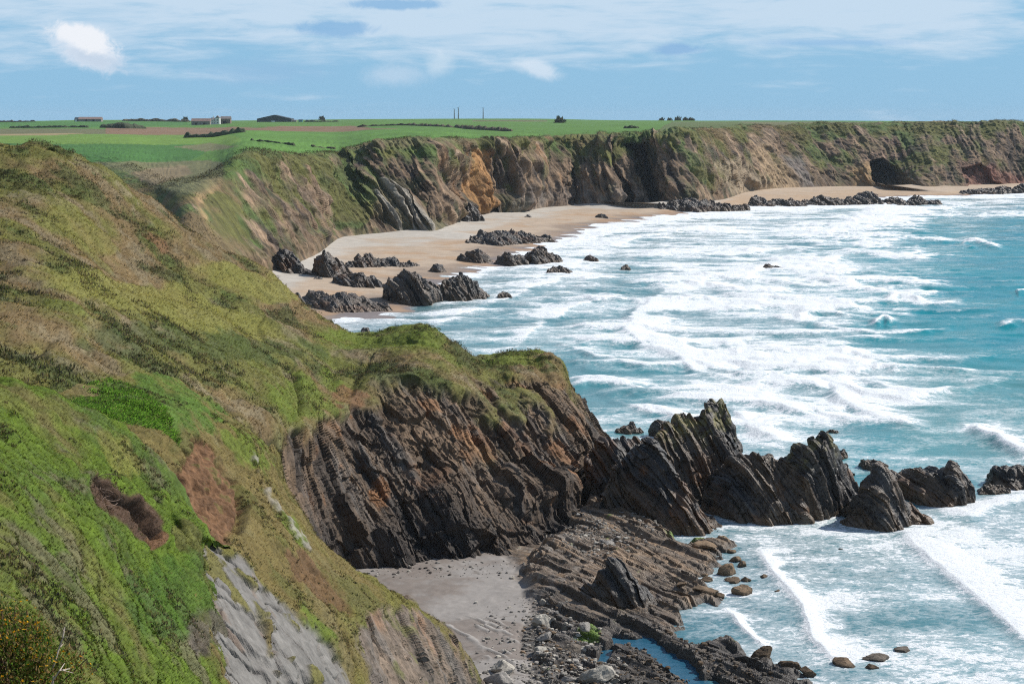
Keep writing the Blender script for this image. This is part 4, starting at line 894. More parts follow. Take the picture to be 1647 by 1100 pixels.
for i, (lab, sil, foot, th) in enumerate([
    ('small brown rock in the white water just behind the headland end', [(992, 692), (1004, 684), (1018, 682), (1032, 692)], [(992, 696), (1012, 698), (1032, 696)], 4),
    ('upright brown block against the left side of the tallest stack', [(1046, 690), (1050, 676), (1062, 675), (1078, 682), (1086, 694)], [(1046, 702), (1066, 708), (1086, 704)], 4),
    ('low dark twin topped rock in the surf behind the broad rounded rock', [(1386, 745), (1394, 739), (1404, 743), (1416, 740), (1428, 748)], [(1386, 752), (1408, 755), (1428, 752)], 4),
    ('small brown rock by the seaward end of the ribbed rock', [(1338, 732), (1348, 722), (1358, 726), (1363, 734)], [(1338, 738), (1352, 740), (1363, 738)], 3),
    ('low brown slab at the right foot of the ribbed rock', [(1346, 765), (1356, 757), (1370, 758), (1374, 766)], [(1346, 769), (1360, 771), (1374, 769)], 3),
    ('flat brown rock awash left of the rock at the right edge', [(1578, 790), (1592, 781), (1612, 784), (1624, 792)], [(1578, 796), (1600, 797), (1624, 796)], 4),
    ('tiny dark rock awash beyond the ribbed crest', [(1330, 695), (1340, 691), (1350, 695)], [(1330, 697), (1340, 698), (1350, 697)], 2.5)]):
    sea_rock('sea_rock', lab, 'rock', sil, foot, th, 800 + i * 7, amp=.3, period=.6, res=1.6)
# ledges and rocks round the far cove
FARG = [
    ('largest black rock on the far beach, a jagged double hump with surf at its foot', [(608, 478), (618, 462), (634, 447), (652, 438), (668, 441), (684, 455), (700, 462), (715, 462)], [(608, 482), (650, 488), (690, 489), (715, 484)], 16, 1.1),
    ('black humped rock joined to the right of the largest beach rock', [(700, 466), (716, 454), (738, 445), (756, 446), (770, 460), (781, 476)], [(700, 484), (740, 484), (781, 479)], 14, 1.0),
    ('dark peaked rock standing alone in the shallows off the far beach', [(836, 418), (846, 410), (858, 401), (868, 394), (878, 402), (888, 411), (898, 419)], [(836, 422), (868, 424), (898, 421)], 16, 1.1),
    ('low dark rock left of the peaked rock in the shallows', [(798, 420), (808, 411), (822, 409), (838, 414), (846, 420)], [(798, 424), (822, 426), (846, 424)], 12, .8),
    ('rounded dark rock on the wet sand, left of the peaked rock', [(738, 416), (748, 406), (766, 403), (782, 407), (791, 418)], [(738, 421), (766, 424), (791, 422)], 14, .8),
    ('small round black rock at the water edge above the largest beach rock', [(692, 434), (698, 426), (708, 424), (716, 436)], [(692, 438), (704, 440), (716, 438)], 8, .6),
    ('big square dark block at the foot of the orange cliff', [(724, 350), (732, 332), (752, 328), (764, 340), (772, 356)], [(722, 358), (748, 361), (772, 359)], 20, 1.5),
    ('small dark rock on the dry sand under the far cliff', [(844, 349), (850, 345), (859, 350)], [(844, 352), (859, 352)], 8, .5),
    ('lone dark rock in the middle of the far beach', [(957, 349), (964, 344), (974, 346), (978, 350)], [(957, 352), (978, 353)], 9, .5),
    ('dark broken rock awash right of the peaked rock', [(880, 436), (892, 431), (903, 428), (917, 436)], [(880, 439), (917, 440)], 9, .6),
    ('small dark rock awash farther out than the peaked rock', [(938, 416), (948, 412), (961, 417)], [(938, 418), (961, 419)], 7, .4),
    ('small dark rock in the foam below the largest beach rock on the right', [(802, 476), (812, 468), (822, 476)], [(802, 478), (822, 478)], 6, .5),
    ('tiny dark rock in the foam beside the peaked rock in the middle of the bay', [(1000, 429), (1007, 425), (1014, 430)], [(1000, 432), (1014, 432)], 6, .4),
    ('long low dark reef rock out in the white water of the bay', [(1228, 430), (1236, 425), (1246, 428), (1262, 432)], [(1228, 432), (1262, 434)], 8, .45),
    ('black boulder in the surf just above the headland ridge', [(579, 540), (583, 531), (592, 529), (600, 540)], [(579, 546), (600, 546)], 6, .5),
    ('black pinnacle at the foot of the far bluff, tallest of its group', [(500, 440), (510, 420), (520, 398), (530, 408), (545, 425), (562, 440)], [(498, 450), (530, 455), (562, 450)], 14, 1.3),
    ('dark ridged rock at the cliff foot, left of the black pinnacle', [(432, 440), (442, 420), (455, 402), (470, 412), (485, 428), (498, 442)], [(430, 448), (466, 450), (498, 450)], 14, 1.4),
    ('low black ledge below the black pinnacle', [(538, 450), (555, 438), (575, 436), (592, 444), (612, 460)], [(538, 462), (576, 468), (612, 466)], 16, 1.0),
    ('jagged dark ledge on the sand right of the black pinnacle', [(545, 432), (560, 424), (590, 412), (606, 416), (634, 420), (672, 428)], [(545, 440), (600, 436), (672, 432)], 20, .9),
    ('flat weedy rock ledge left of the largest beach rock', [(478, 480), (500, 470), (545, 472), (580, 480), (622, 492)], [(478, 494), (540, 504), (622, 498)], 22, .7),
    ('long flat dark ledge across the upper far beach', [(752, 384), (772, 376), (800, 374), (840, 380), (880, 384)], [(752, 396), (800, 398), (880, 389)], 40, 1.0),
    ('small brown boulder on the sand of the far cove', [(500, 452), (508, 445), (518, 446), (522, 455)], [(500, 458), (522, 458)], 7, .5),
]
for i, (lab, sil, foot, th, am) in enumerate(FARG):
    sea_rock('beach_rock', lab, 'rock', sil, foot, th, 900 + i * 11, amp=am, period=1.6, res=1.6, tone=.8, zb=.3 if i not in (6, 7) else 1.2)
REEF = [('pointed dark rock at the near end of the far reef', [(1205, 327), (1215, 314), (1222, 318), (1236, 326)], [(1200, 332), (1236, 332)]), ('low dark rock second along the far reef', [(1228, 328), (1250, 321), (1275, 322), (1292, 328)], [(1228, 332), (1292, 332)]),
        ('long low dark rock in the middle of the far reef', [(1285, 326), (1310, 320), (1340, 318), (1362, 325)], [(1285, 331), (1362, 330)]), ('highest knobbly rock of the far reef', [(1352, 324), (1375, 316), (1395, 309), (1408, 313), (1418, 324)], [(1352, 330), (1418, 330)]),
        ('rounded dark rock towards the seaward end of the far reef', [(1415, 326), (1432, 319), (1448, 320), (1460, 327)], [(1415, 330), (1460, 330)]), ('humped dark rock at the seaward end of the far reef', [(1458, 326), (1470, 319), (1480, 317), (1492, 325), (1508, 326)], [(1458, 330), (1508, 329)]),
        ('dark rocks of shattered beds at the foot of the far cliff corner', [(1060, 332), (1085, 322), (1120, 322), (1160, 328), (1200, 332)], [(1060, 338), (1130, 339), (1200, 336)]),
        ('dark rock below the red cliff at the far right', [(1595, 308), (1608, 299), (1625, 302), (1640, 308)], [(1595, 312), (1640, 312)]), ('low dark ledge before the red cliff at the far right', [(1545, 309), (1570, 304), (1600, 306), (1612, 310)], [(1545, 313), (1612, 313)]), ('dark rock at the far right edge under the cliff', [(1632, 304), (1642, 296), (1660, 296), (1690, 306)], [(1632, 312), (1690, 312)])]
for i, (lab, sil, foot) in enumerate(REEF):
    sea_rock('reef_rock', lab, 'rock', sil, foot, 26, 1200 + i * 9, amp=1.1, period=2.0, res=1.8, tone=.8, zb=.1 if i != 6 else 1.0)

# ---------------------------------------------------------------- boulders
def stone_mesh(seed, nu=26, nv=17, flat=.7, planes=11, crisp=.7):
    r = np.random.default_rng(seed); th = np.linspace(0, 2 * np.pi, nu, endpoint=False); ph = np.linspace(-np.pi / 2, np.pi / 2, nv)[1:-1]
    T_, H_ = np.meshgrid(th, ph, indexing='ij'); D = np.stack([np.cos(T_) * np.cos(H_), np.sin(T_) * np.cos(H_), np.sin(H_)], -1).reshape(-1, 3)
    D = np.concatenate([D, [[0, 0, -1], [0, 0, 1]]]); n = r.normal(size=(planes, 3)); n /= np.linalg.norm(n, axis=1)[:, None]; h = r.uniform(.55, .95, planes)
    q = D @ n.T; k = np.min(np.where(q > .15, h / np.maximum(q, .15), 9), 1); k = np.minimum(k, 1.25); k = lerp(1, k, crisp + .3)
    V = D * k[:, None] * (1 + .06 * fbm(D * 2 + seed * 3.1, .5, 3, seed))[:, None]; V[:, 2] *= flat
    m_ = nv - 2; F_ = []
    for i in range(nu):
        j = (i + 1) % nu
        for b in range(m_ - 1): F_.append((i * m_ + b, j * m_ + b, j * m_ + b + 1, i * m_ + b + 1))
    tri = [(nu * m_, ((i + 1) % nu) * m_, i * m_) for i in range(nu)] + [(nu * m_ + 1, i * m_ + m_ - 1, ((i + 1) % nu) * m_ + m_ - 1) for i in range(nu)]
    return V, F_ + tri
def py_mesh(name, V, faces, colors=None, smooth=False):
    me = bpy.data.meshes.new(name); me.from_pydata([tuple(v) for v in V], [], faces)
    if smooth: me.polygons.foreach_set('use_smooth', [True] * len(me.polygons))
    if colors is not None:
        a = me.attributes.new('Col', 'FLOAT_COLOR', 'POINT'); c = np.ones((len(V), 4), np.float32); c[:, :3] = colors; a.data.foreach_set('color', c.ravel())
    me.update(); return me
def height_shelf(x, y):
    i = np.clip(((x + 32) / 72 * 519).astype(int) if hasattr(x, 'astype') else int((x + 32) / 72 * 519), 0, 519); j = np.clip(((y - 132) / 104 * 639).astype(int) if hasattr(y, 'astype') else int((y - 132) / 104 * 639), 0, 639)
    return PS[i, j, 2]
BROWNS = C(.185, .128, .080); GREYS = C(.27, .25, .225); PALES = C(.38, .35, .30); DARKS = C(.09, .075, .06)
def boulder(px, py, wpx, flat, c, label, seed, name='boulder', group=None, z0=None):
    """px,py = middle of its foot"""
    p = S(px, py, .8 if z0 is None else z0)
    z = max(height_shelf(p[0], p[1]), -.05) if z0 is None else z0
    p = S(px, py, z); R = wpx / F * p[1] / 2
    V, fc = stone_mesh(seed, flat=flat); r = np.random.default_rng(seed); V = V * R * np.array([1, r.uniform(.65, .95), 1]) * (1 + .10 * fbm(V, .5, 3, seed + 5))[:, None]; a = r.uniform(-.4, .4)
    V = V @ np.array([[math.cos(a), math.sin(a), 0], [-math.sin(a), math.cos(a), 0], [0, 0, 1]])
    wv = p + np.array([0, R * .5, R * flat * .30])
    cc = c * (1 + .25 * fbm(V * 1.0, R * .5, 3, seed))[:, None]; wl = ss(.25 - (wv[2] + V[:, 2]) + .1 * fbm(V, R * .4, 2, seed + 1), -.1, .25)[:, None]; cc = cc * (1 - .7 * wl) + DARKS * .25 * wl
    me = py_mesh(name, V, fc, cc, smooth=False); o = link(name, me, M_STONE, label=label, cat='boulder', group=group); o.location = wv; return o
BL = [(1174, 926, 34, .8, BROWNS, 'square brown boulder stacked on the shelf edge beside the water, upper of the pair'), (1180, 938, 26, .5, BROWNS * .8, 'flat brown stone just below the square brown boulder'), (1196, 958, 40, .55, BROWNS, 'wide brown boulder with the first white wave right of it'),
      (1138, 938, 22, .6, BROWNS * .8, 'brown stone left of the square brown boulder'), (1130, 950, 26, .5, BROWNS * .9, 'brown slab lying below the stone left of the square boulder'), (1146, 955, 30, .4, BROWNS * .8, 'low flat brown stone left of the wide brown boulder'), (1138, 881, 38, .35, BROWNS * 1.1, 'long flat tan stone at the back of the shelf by the dark ridge'),
      (1098, 942, 18, .6, BROWNS, 'small brown stone in the middle of the ribbed shelf'), (812, 1085, 46, .65, PALES, 'large pale grey boulder on the sand at the foot of the slope'), (806, 1102, 50, .5, GREYS, 'pale boulder at the bottom edge, just below the large pale grey one'),
      (956, 1096, 62, .55, PALES * .9, 'large tan slab boulder at the bottom edge, on dark weed'), (985, 1098, 26, .6, PALES * .8, 'tan stone right of the large tan slab'), (915, 1098, 30, .6, GREYS * 1.1, 'grey stone left of the large tan slab'), (918, 1052, 40, .5, DARKS * 1.6, 'dark flat boulder where sand meets weed'), (940, 1048, 24, .6, PALES, 'pale stone right of the dark flat boulder'),
      (872, 1006, 30, .75, PALES, 'upright pale boulder at the top of the boulder line by the sand'), (876, 1030, 30, .6, GREYS, 'grey boulder below the upright pale boulder'), (868, 1048, 24, .6, PALES * .9, 'small pale boulder lowest in the line by the sand'), (940, 1012, 24, .6, GREYS, 'round grey stone on dark weed above the green patch'), (968, 1000, 14, .6, GREYS, 'small grey stone right of the round grey stone'), (874, 972, 20, .6, PALES * .9, 'pale stone where the shelf meets the sand'),
      (980, 878, 16, .7, GREYS, 'grey stone among the pebbles at the cliff foot'), (1355, 1072, 46, .4, BROWNS * .8, 'wide brown rock awash in foam near the bottom edge'), (1412, 1064, 44, .3, DARKS * 1.7, 'long low dark rock awash right of the wide brown rock'), (1402, 1076, 24, .4, BROWNS * .6, 'small brown rock below the long low dark rock'), (1452, 1048, 30, .25, DARKS * 1.6, 'thin dark rock awash farthest right near the bottom'),
      (1228, 1062, 36, .9, BROWNS * .55, 'pointed dark brown rock at the tip of the weedy ledge'), (1270, 1078, 46, .45, BROWNS * .6, 'brown rock right of the pointed dark brown one'), (1300, 1084, 30, .5, BROWNS * .5, 'dark brown rock at the outer end of the weedy ledge'), (1230, 930, 16, .5, BROWNS * .7, 'small rock on the crest of the first white wave'), (1252, 953, 16, .45, BROWNS * .8, 'small reddish rock just right of the first white wave'),
      (1352, 884, 10, .4, DARKS, 'tiny dark rock in the lacy foam near the ridge'), (1496, 864, 14, .6, DARKS, 'small dark rock in front of the broad wave'), (1530, 862, 14, .4, BROWNS * .7, 'small brown rock right of the small dark one, before the broad wave')]
for i, (px, py, wp, fl, c, lab) in enumerate(BL): boulder(px, py, wp, fl, c, lab, 2000 + i)
rb_ = np.random.default_rng(91)
for i in range(16):
    boulder(rb_.uniform(1085, 1205), rb_.uniform(885, 975), rb_.uniform(9, 19), rb_.uniform(.45, .75), BROWNS * rb_.uniform(.6, 1.1), 'small brown stone in the loose scatter along the seaward edge of the ribbed shelf', 2200 + i, group='small stones along the shelf edge', z0=.05)
# loose shingle and cobbles: too many to count
def shingle(n, poly, rmin, rmax, cols, seed):
    r = np.random.default_rng(seed); V0, F0 = stone_mesh(3, 7, 5, .6, 10); tri = []
    for f in F0: tri += [f[:3]] if len(f) == 3 else [f[:3], (f[0], f[2], f[3])]
    tri = np.array(tri); poly = np.array(poly); x0, y0 = poly.min(0); x1, y1 = poly.max(0); Vs, Fs, Cs = [], [], []
    X = r.uniform(x0, x1, n * 4); Y = r.uniform(y0, y1, n * 4); ok = sdpoly(X, Y, poly) + r.normal(0, 12, n * 4) > 0; X, Y = X[ok][:n], Y[ok][:n]
    p = S(X, Y, .8); z = height_shelf(p[:, 0], p[:, 1]); keep = z > .05
    p, z = p[keep], z[keep]; R = rmin * (rmax / rmin) ** (r.random(len(p)) ** 2.5); A = r.uniform(0, 6.28, len(p))
    for i in range(len(p)):
        a = A[i]; v = V0 * R[i] * r.uniform(.7, 1.3, 3); v = v @ np.array([[math.cos(a), math.sin(a), 0], [-math.sin(a), math.cos(a), 0], [0, 0, 1]])
        Vs.append(v + [p[i, 0], p[i, 1], z[i] + R[i] * .2]); Fs.append(tri + len(V0) * i); Cs.append(np.repeat((cols[r.integers(len(cols))] * r.uniform(.6, 1.3))[None], len(V0), 0))
    return np.concatenate(Vs), np.concatenate(Fs), np.concatenate(Cs)
for lab, a in (('pebbles', shingle(420, [(770, 985), (860, 945), (890, 1110), (760, 1110)], .05, .30, [GREYS, PALES, GREYS * .6], 7)), ('pebbles', shingle(200, [(590, 905), (690, 900), (800, 896), (850, 915), (800, 922), (690, 922), (600, 926)], .06, .34, [PALES * .8, GREYS, R_DARK], 8)), ('pebbles', shingle(1500, [(850, 960), (905, 985), (1010, 1060), (1000, 1110), (860, 1110), (840, 1010)], .06, .38, [GREYS, PALES, GREYS * .6, BROWNS], 5)), ('pebbles', shingle(700, [(930, 845), (1010, 835), (1060, 862), (960, 900), (900, 905)], .08, .35, [GREYS, PALES * .8, GREYS * .7], 6)), ('pebbles', shingle(800, [(1000, 990), (1100, 1020), (1180, 1060), (1290, 1100), (1000, 1110)], .08, .4, [DARKS * 1.5, BROWNS * .6, DARKS], 8))):
    link(lab, raw_mesh(lab, a[0], a[1], a[2], smooth=False), M_STONE, kind='stuff', label='loose grey and brown pebbles scattered on the shelf')

# ================================================================== VEGETATION
def sample_grid(P, Cc, mask, n, r, view=True):
    """random points on a grid surface, weighted by area x mask, on cells turned to the camera"""
    a = np.cross(P[1:, :-1] - P[:-1, :-1], P[:-1, 1:] - P[:-1, :-1]); ar = np.linalg.norm(a, axis=-1)
    nrm = a / (ar[..., None] + 1e-9); nrm = np.where(nrm[..., 2:] < 0, -nrm, nrm)
    tocam = np.array([0, 0, CAMZ]) - P[:-1, :-1]; tocam /= np.linalg.norm(tocam, axis=-1, keepdims=True)
    px, py = proj(P[:-1, :-1]); inv = (px > -120) & (px < 1760) & (py > -50) & (py < 1180)
    w_ = ar * np.clip(mask[:-1, :-1], 0, 1) * inv
    if view: w_ = w_ * ((nrm * tocam).sum(-1) > -.15)
    w_ = w_.ravel(); cs = np.cumsum(w_); k = np.searchsorted(cs, r.random(n) * cs[-1]); k = np.minimum(k, len(w_) - 1)
    i, j = np.unravel_index(k, ar.shape); u, v = r.random(n)[:, None], r.random(n)[:, None]
    p = P[i, j] * (1 - u) * (1 - v) + P[i + 1, j] * u * (1 - v) + P[i, j + 1] * (1 - u) * v + P[i + 1, j + 1] * u * v
    return p, nrm[i, j], Cc[i, j]
def tufts(p, nrm, c, hmin, hmax, wid, blades, r, spread=.6, lean=(0.25, 0.1, 0)):
    n = len(p); V = np.empty((n, blades, 3, 3), np.float32); Cc = np.empty((n, blades, 3, 3), np.float32)
    h = hmin * (hmax / hmin) ** r.random(n)
    base = c * (.75 + .55 * r.random(n))[:, None]
    straw = r.random(n) < .16; base[straw] = base[straw] * .5 + np.array([.12, .10, .05])
    for b in range(blades):
        a = r.uniform(0, 6.28, n); side = np.stack([np.cos(a), np.sin(a), 0 * a], -1)
        a2 = r.uniform(0, 6.28, n); off = np.stack([np.cos(a2), np.sin(a2), 0 * a2], -1) * (h * spread * r.random(n))[:, None]
        o = p + off * .6 - nrm * .05; w_ = (h * wid)[:, None]
        tip = o + (nrm * .45 + np.array([0, 0, .75]) + np.array(lean)) * (h * r.uniform(.6, 1.1, n))[:, None] + off * .7
        V[:, b, 0] = o - side * w_; V[:, b, 1] = o + side * w_; V[:, b, 2] = tip
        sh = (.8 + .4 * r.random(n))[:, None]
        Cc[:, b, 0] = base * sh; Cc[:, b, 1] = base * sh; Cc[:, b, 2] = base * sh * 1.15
    return V.reshape(-1, 3), Cc.reshape(-1, 3)
def scatter(name, parts, label):
    V = np.concatenate([a[0] for a in parts]); Cc = np.concatenate([a[1] for a in parts]); N = np.concatenate([a[2] for a in parts])
    me = raw_mesh(name, V, np.arange(len(V)).reshape(-1, 3), Cc, smooth=False)
    at = me.attributes.new('turf_normal', 'FLOAT_VECTOR', 'POINT'); at.data.foreach_set('vector', np.ascontiguousarray(N, np.float32).ravel())
    link(name, me, M_GRASS, kind='stuff', label=label)
def turf(smp, hmin, hmax, wid, blades, r, spread=.6, gain=1.25, dn=None):
    p, nr, c = smp; V, cc = tufts(p, nr, c * gain, hmin, hmax, wid, blades, r, spread, lean=(.45, -.25, -.30))
    n = nr + .35 * r.normal(size=nr.shape) if dn is None else dn; n /= np.linalg.norm(n, axis=1)[:, None]
    return V, cc, np.repeat(n, blades * 3, 0)
rv = np.random.default_rng(11)
m1_ = (1 - ss(hole, 0, .3)) * (V1 > 1.2); g3 = (1 - rockm) * (V3 > 1.5) * (V3 < 8.5)
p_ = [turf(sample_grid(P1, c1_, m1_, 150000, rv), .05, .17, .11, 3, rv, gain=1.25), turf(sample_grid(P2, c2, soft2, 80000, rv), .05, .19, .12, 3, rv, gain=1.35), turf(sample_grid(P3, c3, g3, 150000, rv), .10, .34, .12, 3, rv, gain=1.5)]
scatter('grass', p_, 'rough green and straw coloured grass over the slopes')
# scrub: low heath and gorse mounds, thicker and darker than the grass
cl3 = ss(fbm(P3, 6, 4, 47) + .35 * fbm(P3, 1.3, 3, 43), .05, .4) * g3; cl1 = ss(fbm(P1, 3.5, 4, 702) + .3 * m2, .1, .5) * m1_; cl2 = ss(fbm(P2, 3, 4, 703), .1, .5) * soft2
def scrub(P, Cc, mask, n, rad, dark, r, k=16):
    p, nr, c = sample_grid(P, Cc, mask, n, r)
    q = np.repeat(p, k, 0); d = r.normal(size=(n * k, 3)); d /= np.linalg.norm(d, axis=1)[:, None]; d[:, 2] = np.abs(d[:, 2])
    R = np.repeat(rad * (.5 + r.random(n)), k)[:, None]
    tint = np.repeat(np.array([dark, C(.11, .075, .035), C(.13, .095, .06), C(.05, .08, .02)])[r.integers(0, 4, n)], k, 0); cc = np.repeat(c, k, 0) * .45 + tint * .55
    V, c2_ = tufts(q + d * R * np.array([1, 1, .6]), d, cc, rad * (.35 if rad < .3 else .28), rad * (.8 if rad < .3 else .55), .20, 1, r, .3, (0, 0, 0))
    nn = d + .6 * np.repeat(nr, k, 0); nn /= np.linalg.norm(nn, axis=1)[:, None]
    return V, c2_, np.repeat(nn, 3, 0)
scatter('heath_scrub', [scrub(P3, c3, cl3, 3600, .5, C(.06, .07, .022), rv, 22), scrub(P1, c1_, cl1, 1500, .16, C(.05, .085, .018), rv, 26), scrub(P2, c2, cl2, 1300, .18, C(.055, .07, .02), rv, 24), scrub(PF, cF, np.clip((1 - np.clip(bare, 0, 1)) * ss(VF, 1.6, 2.2) * (1 - ss(VF, 4.3, 4.8)) * ss(pxF, 150, 260) * ss(.3 + fbm(PF, 18, 3, 341), 0, .5), 0, 1), 7000, 1.1, C(.06, .075, .025), rv, 8)], 'low brown and dark green heath and bracken on the slopes')
fernm = fern * (V2 > .5) * (V2 < 3)
p, nr, cc = sample_grid(P2, c2, fernm * ss(fbm(P2, 1.6, 3, 134), -.6, .2), 22000, rv); scatter('ferns', [turf((p, nr, np.broadcast_to(G_FERN, cc.shape).copy()), .07, .24, .20, 4, rv, .9, gain=1.9)], 'bright green ferns on the bank above the landslip')

# ---------------------------------------------------------------- tubes and small plants
def tube(V, Fc, pts, r0, r1, sides=6):
    pts = np.array(pts, float); n = len(pts); b0 = len(V)
    for i, q in enumerate(pts):
        t = pts[min(i + 1, n - 1)] - pts[max(i - 1, 0)]; t /= np.linalg.norm(t) + 1e-9
        a = np.cross(t, [.3, .2, 1.0] if abs(t[2]) < .9 else [1, 0, 0]); a /= np.linalg.norm(a); b = np.cross(t, a); rr = lerp(r0, r1, i / (n - 1))
        for k in range(sides): V.append(q + (a * math.cos(6.2832 * k / sides) + b * math.sin(6.2832 * k / sides)) * rr)
    for i in range(n - 1):
        for k in range(sides):
            k2 = (k + 1) % sides; Fc.append((b0 + i * sides + k, b0 + i * sides + k2, b0 + (i + 1) * sides + k2, b0 + (i + 1) * sides + k))
    Fc.append(tuple(b0 + k for k in range(sides))[::-1]); Fc.append(tuple(b0 + (n - 1) * sides + k for k in range(sides)))
M_TWIG = mat_flat('bleached_wood', C(.42, .36, .30), .8, .3, 30); M_STEM = mat_flat('brown_stem', C(.13, .085, .055), .8, .3, 20)
# gorse in flower at the bottom left
gb = W(22, 1085, 19.5); gz = 42.75
gorse = thing('gorse_bush', 'gorse bush with yellow flowers in the bottom left corner', 'bush', (gb[0], gb[1], gz))
V, Fc = [], []; tips = []
for k in range(46):
    a = rv.uniform(0, 6.28); t = rv.uniform(.1, 1.0); R = .25 + .75 * rv.random(); e = np.array([math.cos(a) * R * .95, math.sin(a) * R * .7, .55 + .85 * (1 - R * R * .55) + rv.uniform(-.12, .2) - .28 * math.cos(a)])
    mid = e * np.array([.45, .45, .55]) + rv.normal(0, .05, 3); tube(V, Fc, [np.array([rv.normal(0, .06), rv.normal(0, .06), -.1]), mid, e], .018, .006, 5); tips.append((mid, e))
link('stem', py_mesh('stem', np.array(V), Fc), M_STEM, parent=gorse)
def spray(n_per, size, wid, colr, jitter, r, lo=.35):
    pts = []; dirs = []
    for mid, e in tips:
        t = r.uniform(lo, 1.02, n_per)[:, None]; pts.append(mid * (1 - t) + e * t + r.normal(0, jitter, (n_per, 3))); d = (e - mid) / np.linalg.norm(e - mid) * .6 + r.normal(0, .6, (n_per, 3)); dirs.append(d / np.linalg.norm(d, axis=1)[:, None])
    p = np.concatenate(pts); d = np.concatenate(dirs); cc = colr[r.integers(0, len(colr), len(p))]
    return tufts(p, d, cc, size * .6, size * 1.3, wid, 2, r, .2, (0, 0, -.45))
a, b = spray(260, .075, .16, np.array([C(.09, .17, .02), C(.14, .21, .03), C(.05, .09, .016), C(.24, .20, .05), C(.26, .17, .07)]), .085, rv)
link('foliage', raw_mesh('foliage', a, np.arange(len(a)).reshape(-1, 3), b, smooth=False), M_LEAF, parent=gorse)
a, b = spray(12, .045, .45, np.array([C(.75, .42, .02), C(.65, .33, .015), C(.8, .5, .05)]), .07, rv, .8)
link('flowers', raw_mesh('flowers', a, np.arange(len(a)).reshape(-1, 3), b, smooth=False), M_LEAF, parent=gorse)
def branch(path, forks, r0, label, dd=19.4):
    b0 = W(*path[0][:2], dd); g = b0.copy(); g[2] = 43.0
    V, Fc = [], []; pts = [W(x, y, dd + z) for x, y, z in path]; tube(V, Fc, [pts[0] + [0, 0, -.5]] + pts, r0, r0 * .45, 6)
    for f in forks: tube(V, Fc, [W(x, y, dd + z) for x, y, z in f], r0 * .55, r0 * .2, 5)
    return link('dead_branch', py_mesh('dead_branch', np.array(V), Fc), M_TWIG, label=label, cat='branch')
branch([(84, 1075, 0), (90, 1058, 0), (95, 1042, .05), (101, 1026, .05), (104, 1008, .1)], [[(97, 1040, .05), (102, 1034, .1)], [(101, 1026, .05), (108, 1023, 0)], [(103, 1016, .1), (100, 1010, 0)]], .016, 'bleached dead branch standing right of the flowering gorse')
branch([(78, 1110, -.2), (86, 1092, -.2), (96, 1078, -.2), (112, 1075, -.1)], [[(96, 1078, -.2), (104, 1066, 0)], [(100, 1077, -.2), (118, 1082, 0)]], .015, 'low bent dead branch at the bottom edge right of the gorse', 19.2)
branch([(34, 1030, .3), (30, 1015, .3), (22, 998, .3), (10, 985, .3)], [[(22, 998, .3), (26, 985, .3)], [(16, 990, .3), (7, 988, .3)], [(26, 1008, .3), (34, 998, .3)]], .012, 'thin forked dead branch behind the gorse at the left edge', 19.6)
for q in range(1):
    V, Fc = [], []
    for k in range(16):
        a0 = rv.uniform(0, 3.14); cx, cy = 168 + rv.normal(0, 12), 794 + rv.normal(0, 9); R = rv.uniform(10, 26)
        d0 = 70.2 + rv.normal(0, .3); tube(V, Fc, [W(cx + R * math.cos(a0 + t) * 1.1, cy + R * .7 * math.sin(a0 + t), d0 + .4 * math.sin(t + k)) for t in np.linspace(0, rv.uniform(2, 4.5), 12)], .017, .008, 4)
    link('bramble_tangle', py_mesh('bramble_tangle', np.array(V), Fc), mat_flat('dry_bramble', C(.20, .14, .11), .8, .3, 20), label='tangle of dry brown bramble stems hanging over the earth hollow', cat='bramble')
# bushes on the earth scar and single dark shrubs of the hill crest
def lump(name, c, rx, ry, rz, colr, label, seed, cat='bush', group=None, n=None, k=1.0):
    r = np.random.default_rng(seed); n = n or 500; d = r.normal(size=(n, 3)); d /= np.linalg.norm(d, axis=1)[:, None]; d[:, 2] = np.abs(d[:, 2])
    rad = 1 + .3 * fbm(d * 2.2 + seed, .6, 2, seed); p = d * rad[:, None] * (r.random(n)[:, None] ** .35) * np.array([rx, ry, rz])
    s = (rx + rz) * .5; V, cc = tufts(p, d, np.broadcast_to(colr, (n, 3)).copy(), s * .12 * k, s * .32 * k, .35, 2, r, .4, (0, 0, 0))
    o = link(name, raw_mesh(name, V, np.arange(len(V)).reshape(-1, 3), cc, smooth=False), M_LEAF, label=label, cat=cat, group=group); o.location = c; return o
c_ = W(82, 240, 217); lump('bush', (c_[0], c_[1], c_[2] - .3), .7, .7, .5, C(.03, .045, .012), 'small dark bush standing out on the hill crest against the green field', 3001)
c_ = W(14, 262, 212); lump('bush', (c_[0], c_[1] - 2, c_[2] - .5), 1.3, 1.0, 1.0, C(.03, .05, .012), 'dark green bush at the left edge just below the hill crest', 3002)
c_ = W(8, 246, 211); lump('gorse_bush', (c_[0] - .3, c_[1] - 2, c_[2] - .5), 1.4, .8, .8, C(.20, .16, .02), 'yellowish gorse bush at the left edge on the hill crest', 3003)

